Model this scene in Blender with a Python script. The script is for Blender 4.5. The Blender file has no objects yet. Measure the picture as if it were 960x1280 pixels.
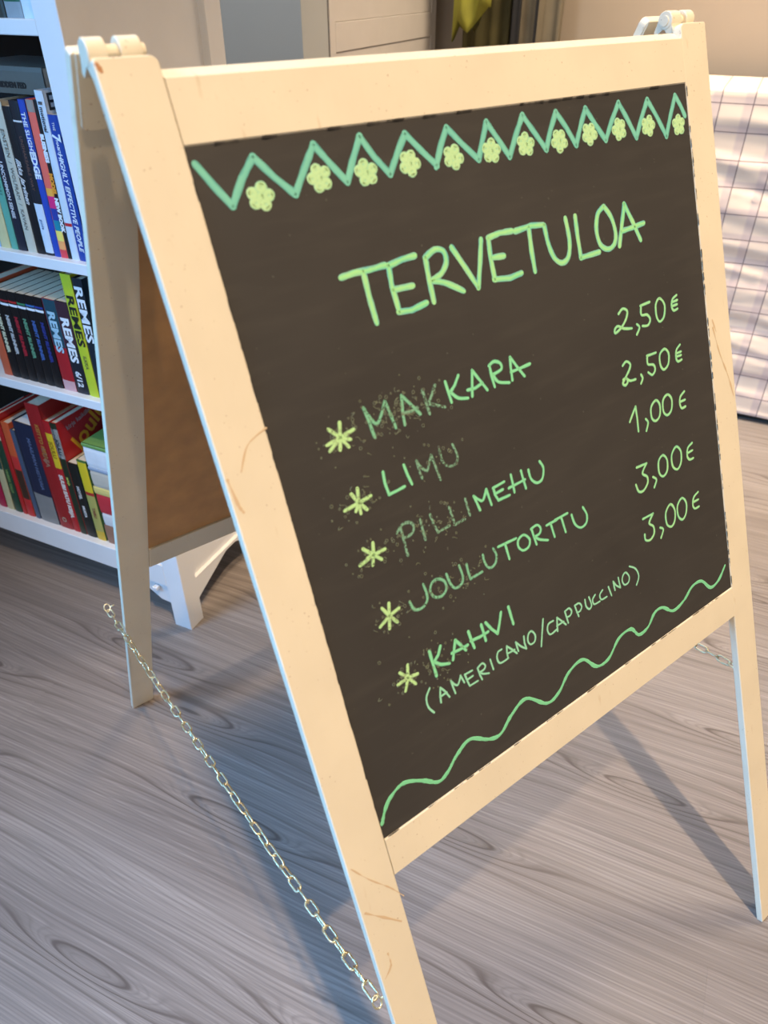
import bpy, bmesh, math, random
from mathutils import Vector, Matrix
random.seed(7)
C = bpy.context.scene.collection
SC = bpy.context.scene
PI = math.pi

# ------------------------------------------------------------------ camera
cam_data = bpy.data.cameras.new('camera')
cam = bpy.data.objects.new('camera', cam_data); C.objects.link(cam)
RIGHT = Vector((0.794539709, -0.607212107, -0.000326854))
DOWN = Vector((-0.359749808, -0.470300424, -0.805852088))
FWD = Vector((0.489169425, 0.640399069, -0.592116801))
CAM = Vector((-0.17141159, -0.52676061, 1.12368979))
m3 = Matrix((RIGHT, -DOWN, -FWD)).transposed()
cam.matrix_world = Matrix.Translation(CAM) @ m3.to_4x4()
cam_data.sensor_fit = 'VERTICAL'; cam_data.sensor_height = 36.0
cam_data.lens = 922.4185 / 1280 * 36.0
cam_data.clip_start = 0.02; cam_data.clip_end = 60
cam_data.dof.use_dof = True; cam_data.dof.focus_distance = 0.93; cam_data.dof.aperture_fstop = 6.8
SC.camera = cam

# ------------------------------------------------------------------ light
SC.view_settings.view_transform = 'Standard'; SC.view_settings.look = 'None'
SC.view_settings.gamma = 1.0; SC.view_settings.use_curve_mapping = False
SC.view_settings.exposure = 0.14
world = bpy.data.worlds.new('world'); SC.world = world; world.use_nodes = True
world.node_tree.nodes['Background'].inputs[0].default_value = (1.0, 0.88, 0.78, 1)
world.node_tree.nodes['Background'].inputs[1].default_value = 0.17

def area(name, loc, target, size, power, col, size_y=None, spread=180):
    l = bpy.data.lights.new(name, 'AREA'); l.energy = power; l.color = col; l.size = size; l.spread = math.radians(spread)
    if size_y: l.shape = 'RECTANGLE'; l.size_y = size_y
    o = bpy.data.objects.new(name, l); C.objects.link(o); o.location = loc
    o.rotation_euler = (Vector(target) - Vector(loc)).to_track_quat('-Z', 'Y').to_euler(); return o
# warm ceiling spotlight behind the photographer, shop window with daylight at the left, a dimmer shop lamp at the back, plus added fill lights
for nm, loc, pw in (('ceiling_spotlight', (-0.12, -1.38, 5.0), 370), ('ceiling_spotlight_far', (-0.30, -2.20, 5.0), 730)):
    sp = bpy.data.lights.new(nm, 'SPOT'); sp.energy = pw; sp.color = (1.0, 0.745, 0.50)
    sp.spot_size = math.radians(38); sp.spot_blend = 0.9; sp.shadow_soft_size = 0.06
    spo = bpy.data.objects.new(nm, sp); C.objects.link(spo); spo.location = loc
    spo.rotation_euler = (Vector((0.66, -0.35, 0.1)) - spo.location).to_track_quat('-Z', 'Y').to_euler()
area('shop_window_daylight', (-1.9, 0.35, 1.7), (-0.15, -0.20, 0.32), 1.0, 14, (0.16, 0.50, 1.0), 1.0, 60)
area('bookcase_blue_fill', (-1.9, 0.35, 1.75), (0.15, 0.72, 1.15), 0.8, 4.2, (0.15, 0.50, 1.0), 0.8, 55)  # added blue fill that keeps the top of the bookcase post bright
area('back_ceiling_lamp', (1.6, 0.2, 2.9), (1.9, 0.6, 0.4), 0.5, 26, (1.0, 0.78, 0.55), None, 85)
area('front_fill', (-1.0, -3.0, 1.1), (0.1, 0.3, 0.6), 1.6, 11, (1.0, 0.86, 0.74))  # added soft fill to lift the shaded inner side of the rear frame
area('partition_fill', (0.35, 1.15, 2.8), (0.8, 1.2, 1.0), 0.5, 17, (0.92, 0.96, 1.0), None, 120)  # added fill that brightens the grey partition
area('room_ceiling_lamp', (-1.2, -0.3, 3.2), (0.2, 0.6, 0), 1.0, 6, (1.0, 0.84, 0.68))

# chalk strokes in the board's own plane (metres across, metres down the slope): [curved?, points]
CH = {"heading":[[0,[[.1333,.1531],[.1454,.1522],[.16,.1525],[.1742,.1521]]],[0,[[.1537,.1538],[.1538,.1716],[.1553,.1917]]],[0,[[.1776,.1532],[.1767,.1684],[.1786,.1886]]],[0,[[.1772,.1532],[.1909,.151],[.2041,.1505]]],[0,[[.1776,.1713],[.1964,.172]]],[0,[[.1779,.1885],[.1907,.1899],[.2065,.1876]]],[0,[[.2144,.1549],[.2138,.1678],[.2141,.1884]]],[1,[[.2143,.1538],[.2254,.1496],[.2339,.1525],[.2346,.1609],[.2277,.1684],[.2175,.1719]]],[1,[[.218,.1725],[.231,.1774],[.247,.1867]]],[0,[[.2432,.1514],[.2541,.1702],[.2636,.1873]]],[0,[[.2636,.1873],[.2706,.1676],[.2758,.1507]]],[0,[[.2842,.1507],[.2829,.1671],[.2835,.1846]]],[0,[[.2838,.1507],[.2977,.149],[.3122,.1498]]],[0,[[.285,.1669],[.2981,.1679]]],[0,[[.2827,.1845],[.301,.187],[.3155,.1857]]],[0,[[.3162,.1507],[.336,.1493],[.3516,.151]]],[0,[[.3329,.1514],[.3319,.1702],[.3323,.1875]]],[1,[[.3523,.152],[.354,.1681],[.3593,.1813],[.3682,.187],[.3772,.1831],[.3816,.1699],[.3803,.1502]]],[0,[[.3935,.1504],[.393,.1657],[.3937,.1871]]],[0,[[.3937,.1871],[.4197,.1868]]],[1,[[.4344,.148],[.4432,.1598],[.4464,.1747],[.4425,.1837],[.4325,.1865],[.4226,.1802],[.4198,.1671],[.4242,.1536],[.4328,.1484]]],[0,[[.4498,.1863],[.4574,.1668],[.4639,.1505]]],[0,[[.4639,.1505],[.4733,.1678],[.4823,.1864]]],[0,[[.4561,.1737],[.4722,.1732],[.49,.1718]]]],"sausage":[[0,[[.1291,.2754],[.1272,.2621],[.1253,.2507]]],[1,[[.1253,.2507],[.1291,.26],[.1339,.2659],[.1392,.2614],[.1461,.2513]]],[0,[[.1461,.2513],[.1483,.262],[.1505,.2745]]],[0,[[.1597,.2751],[.1603,.2645],[.1627,.2516]]],[0,[[.1627,.2516],[.1698,.2611],[.1768,.2711]]],[0,[[.16,.2657],[.1683,.2664],[.1757,.2654]]],[0,[[.184,.2527],[.1851,.2631],[.1863,.2737]]],[0,[[.1976,.253],[.1913,.2611],[.1867,.2662]]],[0,[[.1869,.2656],[.1948,.2692],[.2033,.2733]]],[0,[[.2088,.2532],[.2099,.2623],[.2111,.2714]]],[0,[[.2237,.2519],[.218,.2588],[.2117,.2632]]],[1,[[.2119,.2628],[.219,.27],[.2294,.2733]]],[0,[[.2345,.2729],[.2368,.2629],[.2396,.2521]]],[0,[[.2396,.2521],[.2458,.2619],[.2523,.2725]]],[0,[[.2306,.2666],[.2397,.2673],[.2481,.2652]]],[0,[[.2597,.2533],[.26,.2623],[.2613,.2723]]],[1,[[.2591,.2531],[.2654,.251],[.2723,.2543],[.2723,.2597],[.2618,.2616]]],[1,[[.2618,.2616],[.2663,.2693],[.2788,.2735]]],[0,[[.2831,.2723],[.2837,.2616],[.285,.2524]]],[0,[[.285,.2524],[.2912,.2624],[.2982,.2728]]],[0,[[.2832,.2651],[.2957,.2648],[.3071,.2642]]]],"lemonade":[[0,[[.1288,.3049],[.1282,.3138],[.1295,.3245]]],[0,[[.1295,.3245],[.1375,.3242],[.1458,.3235]]],[0,[[.1498,.3061],[.1512,.3152],[.1535,.3242]]],[0,[[.1647,.3229],[.1634,.3158],[.1629,.3071]]],[1,[[.1629,.3071],[.1657,.3133],[.1707,.3188],[.1744,.3144],[.1787,.3075]]],[0,[[.1787,.3075],[.1804,.3165],[.1829,.3308]]],[1,[[.1882,.306],[.189,.3168],[.1946,.323],[.2023,.323],[.2056,.317],[.2028,.3062]]]],"juice":[[0,[[.1327,.3562],[.1331,.3678],[.1333,.3802]]],[1,[[.128,.3579],[.1349,.3533],[.1426,.3542],[.1457,.3596],[.1417,.3645],[.1331,.3649]]],[0,[[.1533,.356],[.1541,.3745]]],[0,[[.1645,.356],[.1658,.3652],[.1686,.3738]]],[0,[[.1686,.3738],[.1817,.3728]]],[0,[[.1855,.3573],[.1866,.3659],[.188,.3743]]],[0,[[.188,.3743],[.1995,.3738]]],[0,[[.2043,.3565],[.2059,.3723]]],[0,[[.2181,.3724],[.2162,.3648],[.2141,.3577]]],[1,[[.2141,.3577],[.2184,.3623],[.2235,.365],[.2295,.357]]],[0,[[.2295,.357],[.2321,.3727]]],[0,[[.2379,.3589],[.2383,.3654],[.2411,.3717]]],[0,[[.2376,.3587],[.2516,.3577]]],[0,[[.2395,.3646],[.2483,.364]]],[0,[[.2411,.3717],[.2552,.372]]],[0,[[.2609,.3543],[.2614,.3623],[.2615,.3715]]],[0,[[.2739,.355],[.2747,.3632],[.2762,.373]]],[0,[[.2558,.3654],[.2768,.3647]]],[1,[[.2831,.3575],[.2845,.3667],[.2909,.373],[.2984,.3717],[.3021,.3623],[.2988,.3545]]]],"pastry":[[1,[[.1416,.4114],[.1427,.4248],[.1363,.4309],[.1273,.4291],[.1242,.4202]]],[1,[[.1578,.4137],[.164,.4191],[.1636,.4267],[.157,.4302],[.1494,.4269],[.1471,.4196],[.1511,.414],[.1578,.4137]]],[1,[[.1674,.4133],[.1694,.4236],[.1737,.4298],[.1812,.429],[.1841,.4229],[.1826,.4117]]],[0,[[.1909,.414],[.1909,.4212],[.1918,.429]]],[0,[[.1918,.429],[.2064,.4283]]],[1,[[.2109,.4134],[.2118,.4226],[.2163,.4289],[.2235,.4269],[.2263,.42],[.224,.4128]]],[0,[[.2302,.4136],[.2531,.4145]]],[0,[[.2389,.4145],[.2406,.4302]]],[1,[[.2629,.415],[.2692,.4217],[.2669,.4285],[.2594,.4295],[.2543,.4243],[.2553,.4173],[.2629,.415]]],[0,[[.274,.4135],[.2751,.4213],[.2769,.4305]]],[1,[[.2734,.4132],[.2816,.4124],[.2855,.4173],[.283,.4218],[.2763,.4224]]],[1,[[.2763,.4224],[.2817,.4274],[.292,.4325]]],[0,[[.2936,.4177],[.3083,.4175]]],[0,[[.2992,.4175],[.3017,.4329]]],[0,[[.3054,.4169],[.3234,.4167]]],[0,[[.3146,.4183],[.3172,.4341]]],[1,[[.3288,.4205],[.3315,.4315],[.3388,.4382],[.3472,.4364],[.3497,.4286],[.3458,.419]]]],"coffee":[[0,[[.1317,.4728],[.1324,.4848],[.1331,.4982]]],[0,[[.1441,.4738],[.1398,.4806],[.1341,.4844]]],[1,[[.1341,.4844],[.1402,.4904],[.1493,.4942]]],[0,[[.1541,.4928],[.1576,.4844],[.161,.4765]]],[0,[[.161,.4765],[.1651,.4828],[.1701,.4912]]],[0,[[.1546,.4864],[.1633,.4874],[.173,.4876]]],[0,[[.1771,.4756],[.1782,.4839],[.1799,.494]]],[0,[[.1928,.4764],[.1937,.4847],[.1944,.4936]]],[0,[[.1778,.4856],[.1881,.487],[.1989,.4868]]],[0,[[.1983,.4769],[.2035,.4862],[.2095,.4938]]],[0,[[.2095,.4938],[.2141,.485],[.2181,.4759]]],[0,[[.2282,.4748],[.2291,.4838],[.2302,.4938]]]],"brackets_line":[[1,[[.123,.5058],[.1175,.5125],[.1173,.5221],[.1216,.5303]]],[0,[[.1312,.5251],[.1322,.518],[.134,.5112]]],[0,[[.134,.5112],[.1378,.517],[.1414,.5252]]],[0,[[.1317,.5197],[.1394,.5193]]],[0,[[.1484,.5252],[.1474,.5181],[.1467,.5112]]],[1,[[.1467,.5112],[.1493,.516],[.1527,.5188],[.1558,.5157],[.1581,.5118]]],[0,[[.1581,.5118],[.1605,.5205]]],[0,[[.163,.5134],[.1639,.5201],[.1657,.5269]]],[0,[[.163,.5134],[.1718,.5139]]],[0,[[.1643,.5198],[.1714,.5194]]],[0,[[.1657,.5269],[.1757,.5272]]],[0,[[.1785,.5149],[.1792,.5214],[.1808,.5283]]],[1,[[.1785,.5149],[.1847,.5131],[.1877,.5173],[.185,.5201],[.1796,.5201]]],[1,[[.1796,.5201],[.1837,.5238],[.1901,.5267]]],[0,[[.1947,.5143],[.196,.5255]]],[1,[[.2103,.5115],[.2053,.5121],[.2029,.5175],[.2055,.5239],[.216,.5242]]],[0,[[.2158,.5238],[.2158,.5176],[.217,.5115]]],[0,[[.217,.5115],[.222,.5173],[.2274,.5246]]],[0,[[.2161,.5193],[.2254,.5197]]],[0,[[.2298,.5235],[.2291,.5178],[.2287,.5132]]],[1,[[.2287,.5132],[.2339,.5203],[.2402,.5262]]],[0,[[.2402,.5262],[.2392,.5195],[.2398,.5124]]],[1,[[.2509,.5123],[.2542,.5188],[.2518,.5244],[.2461,.5245],[.2438,.5188],[.2464,.5127],[.2509,.5123]]],[0,[[.2679,.5071],[.2637,.52],[.2594,.5335]]],[1,[[.2805,.5154],[.2735,.5158],[.271,.5215],[.2739,.5275],[.283,.5266]]],[0,[[.2841,.5287],[.285,.5215],[.2862,.5145]]],[0,[[.2862,.5145],[.2914,.5208],[.2966,.5276]]],[0,[[.2842,.523],[.2941,.523]]],[0,[[.2982,.5134],[.2991,.5202],[.3002,.5275]]],[1,[[.2982,.5134],[.3043,.5127],[.3073,.5175],[.3045,.521],[.2993,.5207]]],[0,[[.3129,.5138],[.314,.5198],[.316,.5276]]],[1,[[.3129,.5138],[.3193,.5141],[.3223,.5192],[.319,.5229],[.3143,.5224]]],[1,[[.3283,.5143],[.3287,.5222],[.3326,.5272],[.3365,.5244],[.3345,.5142]]],[1,[[.3438,.516],[.3392,.5195],[.3405,.5254],[.3493,.5261]]],[1,[[.3557,.516],[.3507,.5193],[.352,.5252],[.3604,.526]]],[0,[[.365,.5165],[.3679,.5279]]],[0,[[.3742,.5245],[.3736,.5189],[.3733,.514]]],[1,[[.3733,.514],[.3773,.5205],[.3829,.5254]]],[0,[[.3829,.5254],[.3821,.5186],[.3818,.5132]]],[1,[[.3944,.5128],[.3988,.5198],[.3963,.5254],[.39,.5254],[.3872,.5194],[.3896,.5141],[.3944,.5128]]],[1,[[.4011,.5084],[.4106,.5155],[.414,.526],[.4088,.534]]]],"price_sausage":[[1,[[.4357,.2485],[.4428,.2451],[.449,.2488],[.4462,.2555],[.4376,.2622],[.4279,.2655],[.4272,.2621],[.4326,.2599],[.4415,.2643],[.4528,.2668]]],[1,[[.4614,.2648],[.4647,.2687],[.4595,.2745]]],[0,[[.4698,.2483],[.4851,.2477]]],[1,[[.4708,.249],[.47,.2572],[.4791,.2593],[.4829,.2651],[.4782,.2697],[.4697,.2684]]],[1,[[.5013,.2475],[.5085,.2555],[.5057,.2668],[.4979,.2705],[.4936,.264],[.4946,.2524],[.5013,.2475]]],[1,[[.5299,.2505],[.5225,.2532],[.5201,.2599],[.5229,.2647],[.5295,.2644]]],[0,[[.5216,.2559],[.5302,.2556]]],[0,[[.5206,.2598],[.5291,.2597]]]],"price_lemonade":[[1,[[.432,.2992],[.438,.2965],[.4435,.3006],[.441,.3059],[.4329,.3128],[.4289,.3165],[.4324,.3194],[.4366,.3168],[.4348,.3126],[.43,.313]]],[1,[[.4348,.3126],[.4403,.3168],[.4488,.3177]]],[1,[[.4584,.3155],[.4602,.3199],[.4567,.3243]]],[0,[[.4711,.2994],[.4858,.2998]]],[1,[[.4714,.2995],[.471,.3079],[.4798,.311],[.4815,.3169],[.4761,.3206],[.4702,.3165]]],[1,[[.5006,.2997],[.5066,.3062],[.504,.3167],[.496,.3203],[.4911,.3145],[.4919,.3036],[.5006,.2997]]],[1,[[.5271,.3019],[.5202,.3059],[.5184,.3137],[.5209,.3182],[.5277,.3179]]],[0,[[.5192,.3094],[.5275,.3093]]],[0,[[.5186,.3127],[.5273,.313]]]],"price_juice":[[0,[[.4319,.3576],[.4372,.3517],[.4435,.3452]]],[0,[[.4435,.3452],[.4439,.357],[.4434,.3712]]],[1,[[.4572,.3624],[.4602,.3672],[.456,.3748]]],[1,[[.4769,.3481],[.4825,.3548],[.4805,.3657],[.473,.3693],[.4671,.3642],[.468,.353],[.4769,.3481]]],[1,[[.4972,.3477],[.5033,.3546],[.501,.3655],[.4933,.3692],[.4874,.3635],[.4887,.3516],[.4972,.3477]]],[1,[[.5263,.3527],[.5185,.3564],[.5165,.3631],[.5188,.3691],[.5256,.3693]]],[0,[[.5171,.3618],[.5261,.3618]]]],"price_pastry":[[0,[[.4332,.4078],[.4496,.4088]]],[1,[[.4496,.4088],[.4413,.4169],[.448,.4233],[.4475,.4305],[.4392,.436],[.4317,.434],[.4286,.4255]]],[1,[[.4574,.4269],[.4626,.432],[.4577,.4388]]],[1,[[.4778,.4093],[.484,.4167],[.4823,.4283],[.4745,.4323],[.4686,.4261],[.4697,.4137],[.4778,.4093]]],[1,[[.502,.4076],[.5092,.4154],[.5075,.4276],[.5001,.4332],[.4926,.427],[.4928,.4144],[.502,.4076]]],[1,[[.5305,.4127],[.522,.4161],[.5197,.4244],[.5232,.4297],[.5302,.4304]]],[0,[[.5207,.4214],[.5299,.4212]]]],"price_coffee":[[0,[[.4327,.4661],[.45,.4666]]],[1,[[.45,.4666],[.442,.4744],[.4482,.481],[.4479,.4892],[.4405,.4937],[.4328,.4908],[.4324,.4843]]],[1,[[.4591,.4868],[.4639,.491],[.4587,.4987]]],[1,[[.4808,.4675],[.4873,.4764],[.4857,.4882],[.4788,.4933],[.4713,.4875],[.4715,.4742],[.4808,.4675]]],[1,[[.5022,.4681],[.5088,.4762],[.5068,.4879],[.4993,.493],[.4925,.4863],[.4929,.4741],[.5022,.4681]]],[1,[[.5323,.472],[.5236,.4753],[.5205,.4835],[.5236,.489],[.5313,.4894]]],[0,[[.5218,.4806],[.5313,.4808]]]],"stars":[[[0,[[.0989,.2661],[.1014,.2552]]],[0,[[.0989,.2661],[.112,.2638]]],[0,[[.0989,.2661],[.0905,.257]]],[0,[[.0989,.2661],[.0861,.2682]]],[0,[[.0989,.2661],[.0873,.2732]]],[0,[[.0989,.2661],[.0962,.2749]]],[0,[[.0989,.2661],[.1042,.2754]]],[0,[[.0989,.2661],[.1072,.2703]]]],[[0,[[.1005,.3207],[.1022,.3093]]],[0,[[.1005,.3207],[.1125,.3192]]],[0,[[.1005,.3207],[.0957,.3117]]],[0,[[.1005,.3207],[.0864,.3221]]],[0,[[.1005,.3207],[.0999,.3295]]],[0,[[.1005,.3207],[.1061,.3284]]],[0,[[.1005,.3207],[.0961,.3261]]]],[[0,[[.1016,.3666],[.1037,.3567]]],[0,[[.1016,.3666],[.1132,.3662]]],[0,[[.1016,.3666],[.0935,.3579]]],[0,[[.1016,.3666],[.0873,.3699]]],[0,[[.1016,.3666],[.0986,.3743]]],[0,[[.1016,.3666],[.1079,.3731]]],[0,[[.1016,.3666],[.0954,.3668]]]],[[0,[[.1018,.4227],[.1042,.4122]]],[0,[[.1018,.4227],[.1123,.4206]]],[0,[[.1018,.4227],[.0967,.4132]]],[0,[[.1018,.4227],[.0908,.4279]]],[0,[[.1018,.4227],[.099,.4335]]],[0,[[.1018,.4227],[.1076,.4311]]]],[[0,[[.1045,.4846],[.1071,.4732]]],[0,[[.1045,.4846],[.1147,.4862]]],[0,[[.1045,.4846],[.0978,.4761]]],[0,[[.1045,.4846],[.0934,.4855]]],[0,[[.1045,.4846],[.0989,.495]]],[0,[[.1045,.4846],[.1105,.4939]]]]],"zigzag":[[0,[[.0455,.064],[.0541,.0785],[.0633,.0924]]],[0,[[.0633,.0924],[.0755,.0764],[.0875,.0644]]],[0,[[.0875,.0644],[.0995,.0787],[.1127,.0918]]],[0,[[.1127,.0918],[.1253,.0758],[.1367,.062]]],[0,[[.1367,.062],[.1468,.0758],[.1579,.0899]]],[0,[[.1579,.0899],[.1669,.0755],[.1772,.061]]],[0,[[.1772,.061],[.1863,.0759],[.1975,.0894]]],[0,[[.1975,.0894],[.2083,.0756],[.219,.0632]]],[0,[[.219,.0632],[.2313,.0763],[.2442,.0889]]],[0,[[.243,.0899],[.2521,.0747],[.2609,.063]]],[0,[[.2609,.063],[.2743,.0765],[.289,.0899]]],[0,[[.289,.0899],[.2963,.0765],[.3042,.0632]]],[0,[[.3042,.0632],[.3143,.0773],[.3241,.0919]]],[0,[[.3241,.0919],[.3349,.0764],[.3464,.0617]]],[0,[[.3464,.0617],[.3576,.0762],[.3691,.0911]]],[0,[[.3691,.0911],[.3776,.0764],[.3875,.0628]]],[0,[[.3875,.0628],[.3983,.0763],[.408,.0916]]],[0,[[.408,.0916],[.4169,.077],[.4265,.0631]]],[0,[[.4265,.0631],[.4376,.0779],[.449,.0919]]],[0,[[.449,.0919],[.4605,.0766],[.4731,.0623]]],[0,[[.4731,.0623],[.4837,.0776],[.4937,.0943]]],[0,[[.4937,.0943],[.5047,.0777],[.516,.0632]]],[0,[[.516,.0632],[.5285,.0794],[.5401,.0978]]],[0,[[.5401,.0978],[.5498,.0801],[.5602,.0629]]],[0,[[.5602,.0629],[.5678,.0726],[.5733,.0819]]]],"flowers":[[[.0857,.0894]],[[.1356,.084]],[[.1763,.0854]],[[.2179,.0843]],[[.2627,.0848]],[[.3044,.0849]],[[.3451,.0844]],[[.387,.0861]],[[.4277,.0845]],[[.4698,.0846]],[[.5134,.0858]],[[.5617,.0897]]],"wave":[[1,[[.0433,.5999],[.0491,.59],[.0575,.5813],[.0737,.5763],[.0924,.5858],[.1081,.5977],[.1201,.5951],[.1344,.5847],[.1527,.5782],[.1735,.591],[.1887,.5941],[.2059,.5828],[.2278,.5763],[.2527,.5962],[.2711,.5937],[.2893,.5798],[.3117,.5765],[.3301,.5946],[.3496,.5951],[.3693,.5805],[.39,.5795],[.4016,.5924],[.4181,.591],[.4318,.5799],[.4464,.5799],[.4644,.5926],[.4857,.5892],[.5031,.5795],[.5215,.5806],[.5375,.5964],[.5545,.5944],[.57,.5815]]]],"scuffs":[[1,[[.0138,.2641],[.0225,.2491],[.032,.2433],[.0415,.2403]]],[1,[[.0024,.2661],[.0044,.2851],[.0067,.2921]]],[1,[[.0038,.6195],[.0169,.6413],[.0334,.6635],[.0439,.6813]]],[1,[[.0043,.6696],[.0347,.7043]]],[1,[[.0133,.7248],[.0128,.7392],[.0039,.748]]],[1,[[.5873,.2983],[.5952,.3271],[.6081,.3581],[.6157,.3838]]],[1,[[.5872,.2895],[.5926,.304]]]]}

# ------------------------------------------------------------------ helpers
def S(r, g, b):
    f = lambda c: (c/255/12.92) if c/255 <= 0.04045 else ((c/255+0.055)/1.055)**2.4
    return (f(r), f(g), f(b), 1)
def mat(name, col, rough=0.5, metal=0.0, spec=0.5, var=0.0, vscale=20.0, bump=0.0, bscale=200.0, coat=0.0):
    m = bpy.data.materials.new(name); m.use_nodes = True; nt = m.node_tree; b = nt.nodes['Principled BSDF']
    b.inputs['Base Color'].default_value = col; b.inputs['Roughness'].default_value = rough
    b.inputs['Metallic'].default_value = metal; b.inputs['Specular IOR Level'].default_value = spec
    b.inputs['Coat Weight'].default_value = coat
    if var or bump:
        tc = nt.nodes.new('ShaderNodeTexCoord')
    if var:
        n = nt.nodes.new('ShaderNodeTexNoise'); n.inputs['Scale'].default_value = vscale; n.inputs['Detail'].default_value = 5
        nt.links.new(tc.outputs['Object'], n.inputs['Vector'])
        r = nt.nodes.new('ShaderNodeValToRGB'); r.color_ramp.elements[0].position = 0.3; r.color_ramp.elements[1].position = 0.7
        r.color_ramp.elements[0].color = tuple(c*(1-var) for c in col[:3])+(1,)
        r.color_ramp.elements[1].color = tuple(min(1, c*(1+var)) for c in col[:3])+(1,)
        nt.links.new(n.outputs[0], r.inputs[0]); nt.links.new(r.outputs[0], b.inputs['Base Color'])
    if bump:
        n = nt.nodes.new('ShaderNodeTexNoise'); n.inputs['Scale'].default_value = bscale; n.inputs['Detail'].default_value = 3
        nt.links.new(tc.outputs['Object'], n.inputs['Vector'])
        bp = nt.nodes.new('ShaderNodeBump'); bp.inputs['Strength'].default_value = bump; bp.inputs['Distance'].default_value = 0.001
        nt.links.new(n.outputs[0], bp.inputs['Height']); nt.links.new(bp.outputs[0], b.inputs['Normal'])
    return m
class N:
    """small node-graph writer"""
    def __init__(s, name):
        s.m = bpy.data.materials.new(name); s.m.use_nodes = True; s.nt = s.m.node_tree; s.b = s.nt.nodes['Principled BSDF']
    def n(s, t, **k):
        o = s.nt.nodes.new(t)
        for a, v in k.items(): setattr(o, a, v)
        return o
    def l(s, a, b): s.nt.links.new(a, b)
    def math(s, op, a, b=None, c=None):
        o = s.n('ShaderNodeMath', operation=op)
        for i, x in enumerate((a, b, c)):
            if x is None: continue
            if isinstance(x, (int, float)): o.inputs[i].default_value = x
            else: s.l(x, o.inputs[i])
        return o.outputs[0]
    def noise(s, vec, scale, detail=3, dist=0.0, rough=0.5):
        o = s.n('ShaderNodeTexNoise'); o.inputs['Scale'].default_value = scale; o.inputs['Detail'].default_value = detail
        o.inputs['Distortion'].default_value = dist; o.inputs['Roughness'].default_value = rough; s.l(vec, o.inputs['Vector']); return o.outputs[0]
    def ramp(s, f, stops):
        o = s.n('ShaderNodeValToRGB'); e = o.color_ramp.elements
        while len(e) < len(stops): e.new(0.5)
        for q, (p, c) in zip(e, stops): q.position = p; q.color = c if len(c) == 4 else tuple(c)+(1,)
        s.l(f, o.inputs[0]); return o.outputs[0]
    def mix(s, f, a, b, mode='MIX'):
        o = s.n('ShaderNodeMix', data_type='RGBA', blend_type=mode)
        for sock, x in ((o.inputs[0], f), (o.inputs[6], a), (o.inputs[7], b)):
            if isinstance(x, (int, float)): sock.default_value = x
            elif isinstance(x, tuple): sock.default_value = x
            else: s.l(x, sock)
        return o.outputs[2]
    def mapping(s, vec, scale=(1, 1, 1), rot=(0, 0, 0), loc=(0, 0, 0)):
        o = s.n('ShaderNodeMapping'); o.inputs['Scale'].default_value = scale; o.inputs['Rotation'].default_value = rot
        o.inputs['Location'].default_value = loc; s.l(vec, o.inputs['Vector']); return o.outputs[0]

def tag(o, label=None, cat=None, group=None, kind=None):
    if label: o['label'] = label
    if cat: o['category'] = cat
    if group: o['group'] = group
    if kind: o['kind'] = kind
    return o
def empty(name, loc=(0, 0, 0), rz=0.0):
    o = bpy.data.objects.new(name, None); C.objects.link(o); o.location = loc; o.rotation_euler = (0, 0, rz); o.empty_display_size = 0.05; return o
def link(name, me, m, parent=None, world=None):
    o = bpy.data.objects.new(name, me); C.objects.link(o)
    if m is not None and not len(me.materials): me.materials.append(m)
    if parent is not None: o.parent = parent
    return o
def finish(bm, name, m, parent=None, smooth=False):
    bmesh.ops.recalc_face_normals(bm, faces=bm.faces)
    me = bpy.data.meshes.new(name); bm.to_mesh(me); bm.free()
    if smooth:
        for p in me.polygons: p.use_smooth = True
    return link(name, me, m, parent)
def box_bm(x0, x1, y0, y1, z0, z1, bev=0.0, seg=1, bm=None, M=None):
    b = bmesh.new()
    vs = [b.verts.new((x, y, z)) for x in (x0, x1) for y in (y0, y1) for z in (z0, z1)]
    for f in ((0, 1, 3, 2), (4, 6, 7, 5), (0, 4, 5, 1), (2, 3, 7, 6), (0, 2, 6, 4), (1, 5, 7, 3)): b.faces.new([vs[i] for i in f])
    bmesh.ops.recalc_face_normals(b, faces=b.faces)
    if bev: bmesh.ops.bevel(b, geom=list(b.edges), offset=bev, segments=seg, affect='EDGES', profile=0.5)
    if M is not None: bmesh.ops.transform(b, matrix=M, verts=b.verts)
    if bm is None: return b
    me = bpy.data.meshes.new('t'); b.to_mesh(me); b.free(); bm.from_mesh(me); bpy.data.meshes.remove(me); return bm
def box(name, dims, m, parent=None, bev=0.0, seg=1, M=None):
    return finish(box_bm(*dims, bev=bev, seg=seg, M=M), name, m, parent)
def prism(name, pts, a0, a1, axis, m, parent=None, bev=0.0, M=None, seg=2):
    """polygon pts extruded between a0 and a1 along axis 'x','y' or 'z'"""
    bm = bmesh.new()
    f = {'x': lambda p, a: (a, p[0], p[1]), 'y': lambda p, a: (p[0], a, p[1]), 'z': lambda p, a: (p[0], p[1], a)}[axis]
    A = [bm.verts.new(f(p, a0)) for p in pts]; B = [bm.verts.new(f(p, a1)) for p in pts]
    bm.faces.new(A); bm.faces.new(B[::-1]); n = len(pts)
    for i in range(n): bm.faces.new((A[i], B[i], B[(i+1) % n], A[(i+1) % n]))
    bmesh.ops.recalc_face_normals(bm, faces=bm.faces)
    if bev: bmesh.ops.bevel(bm, geom=list(bm.edges), offset=bev, segments=seg, affect='EDGES', profile=0.5)
    if M is not None: bmesh.ops.transform(bm, matrix=M, verts=bm.verts)
    return finish(bm, name, m, parent)
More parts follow.
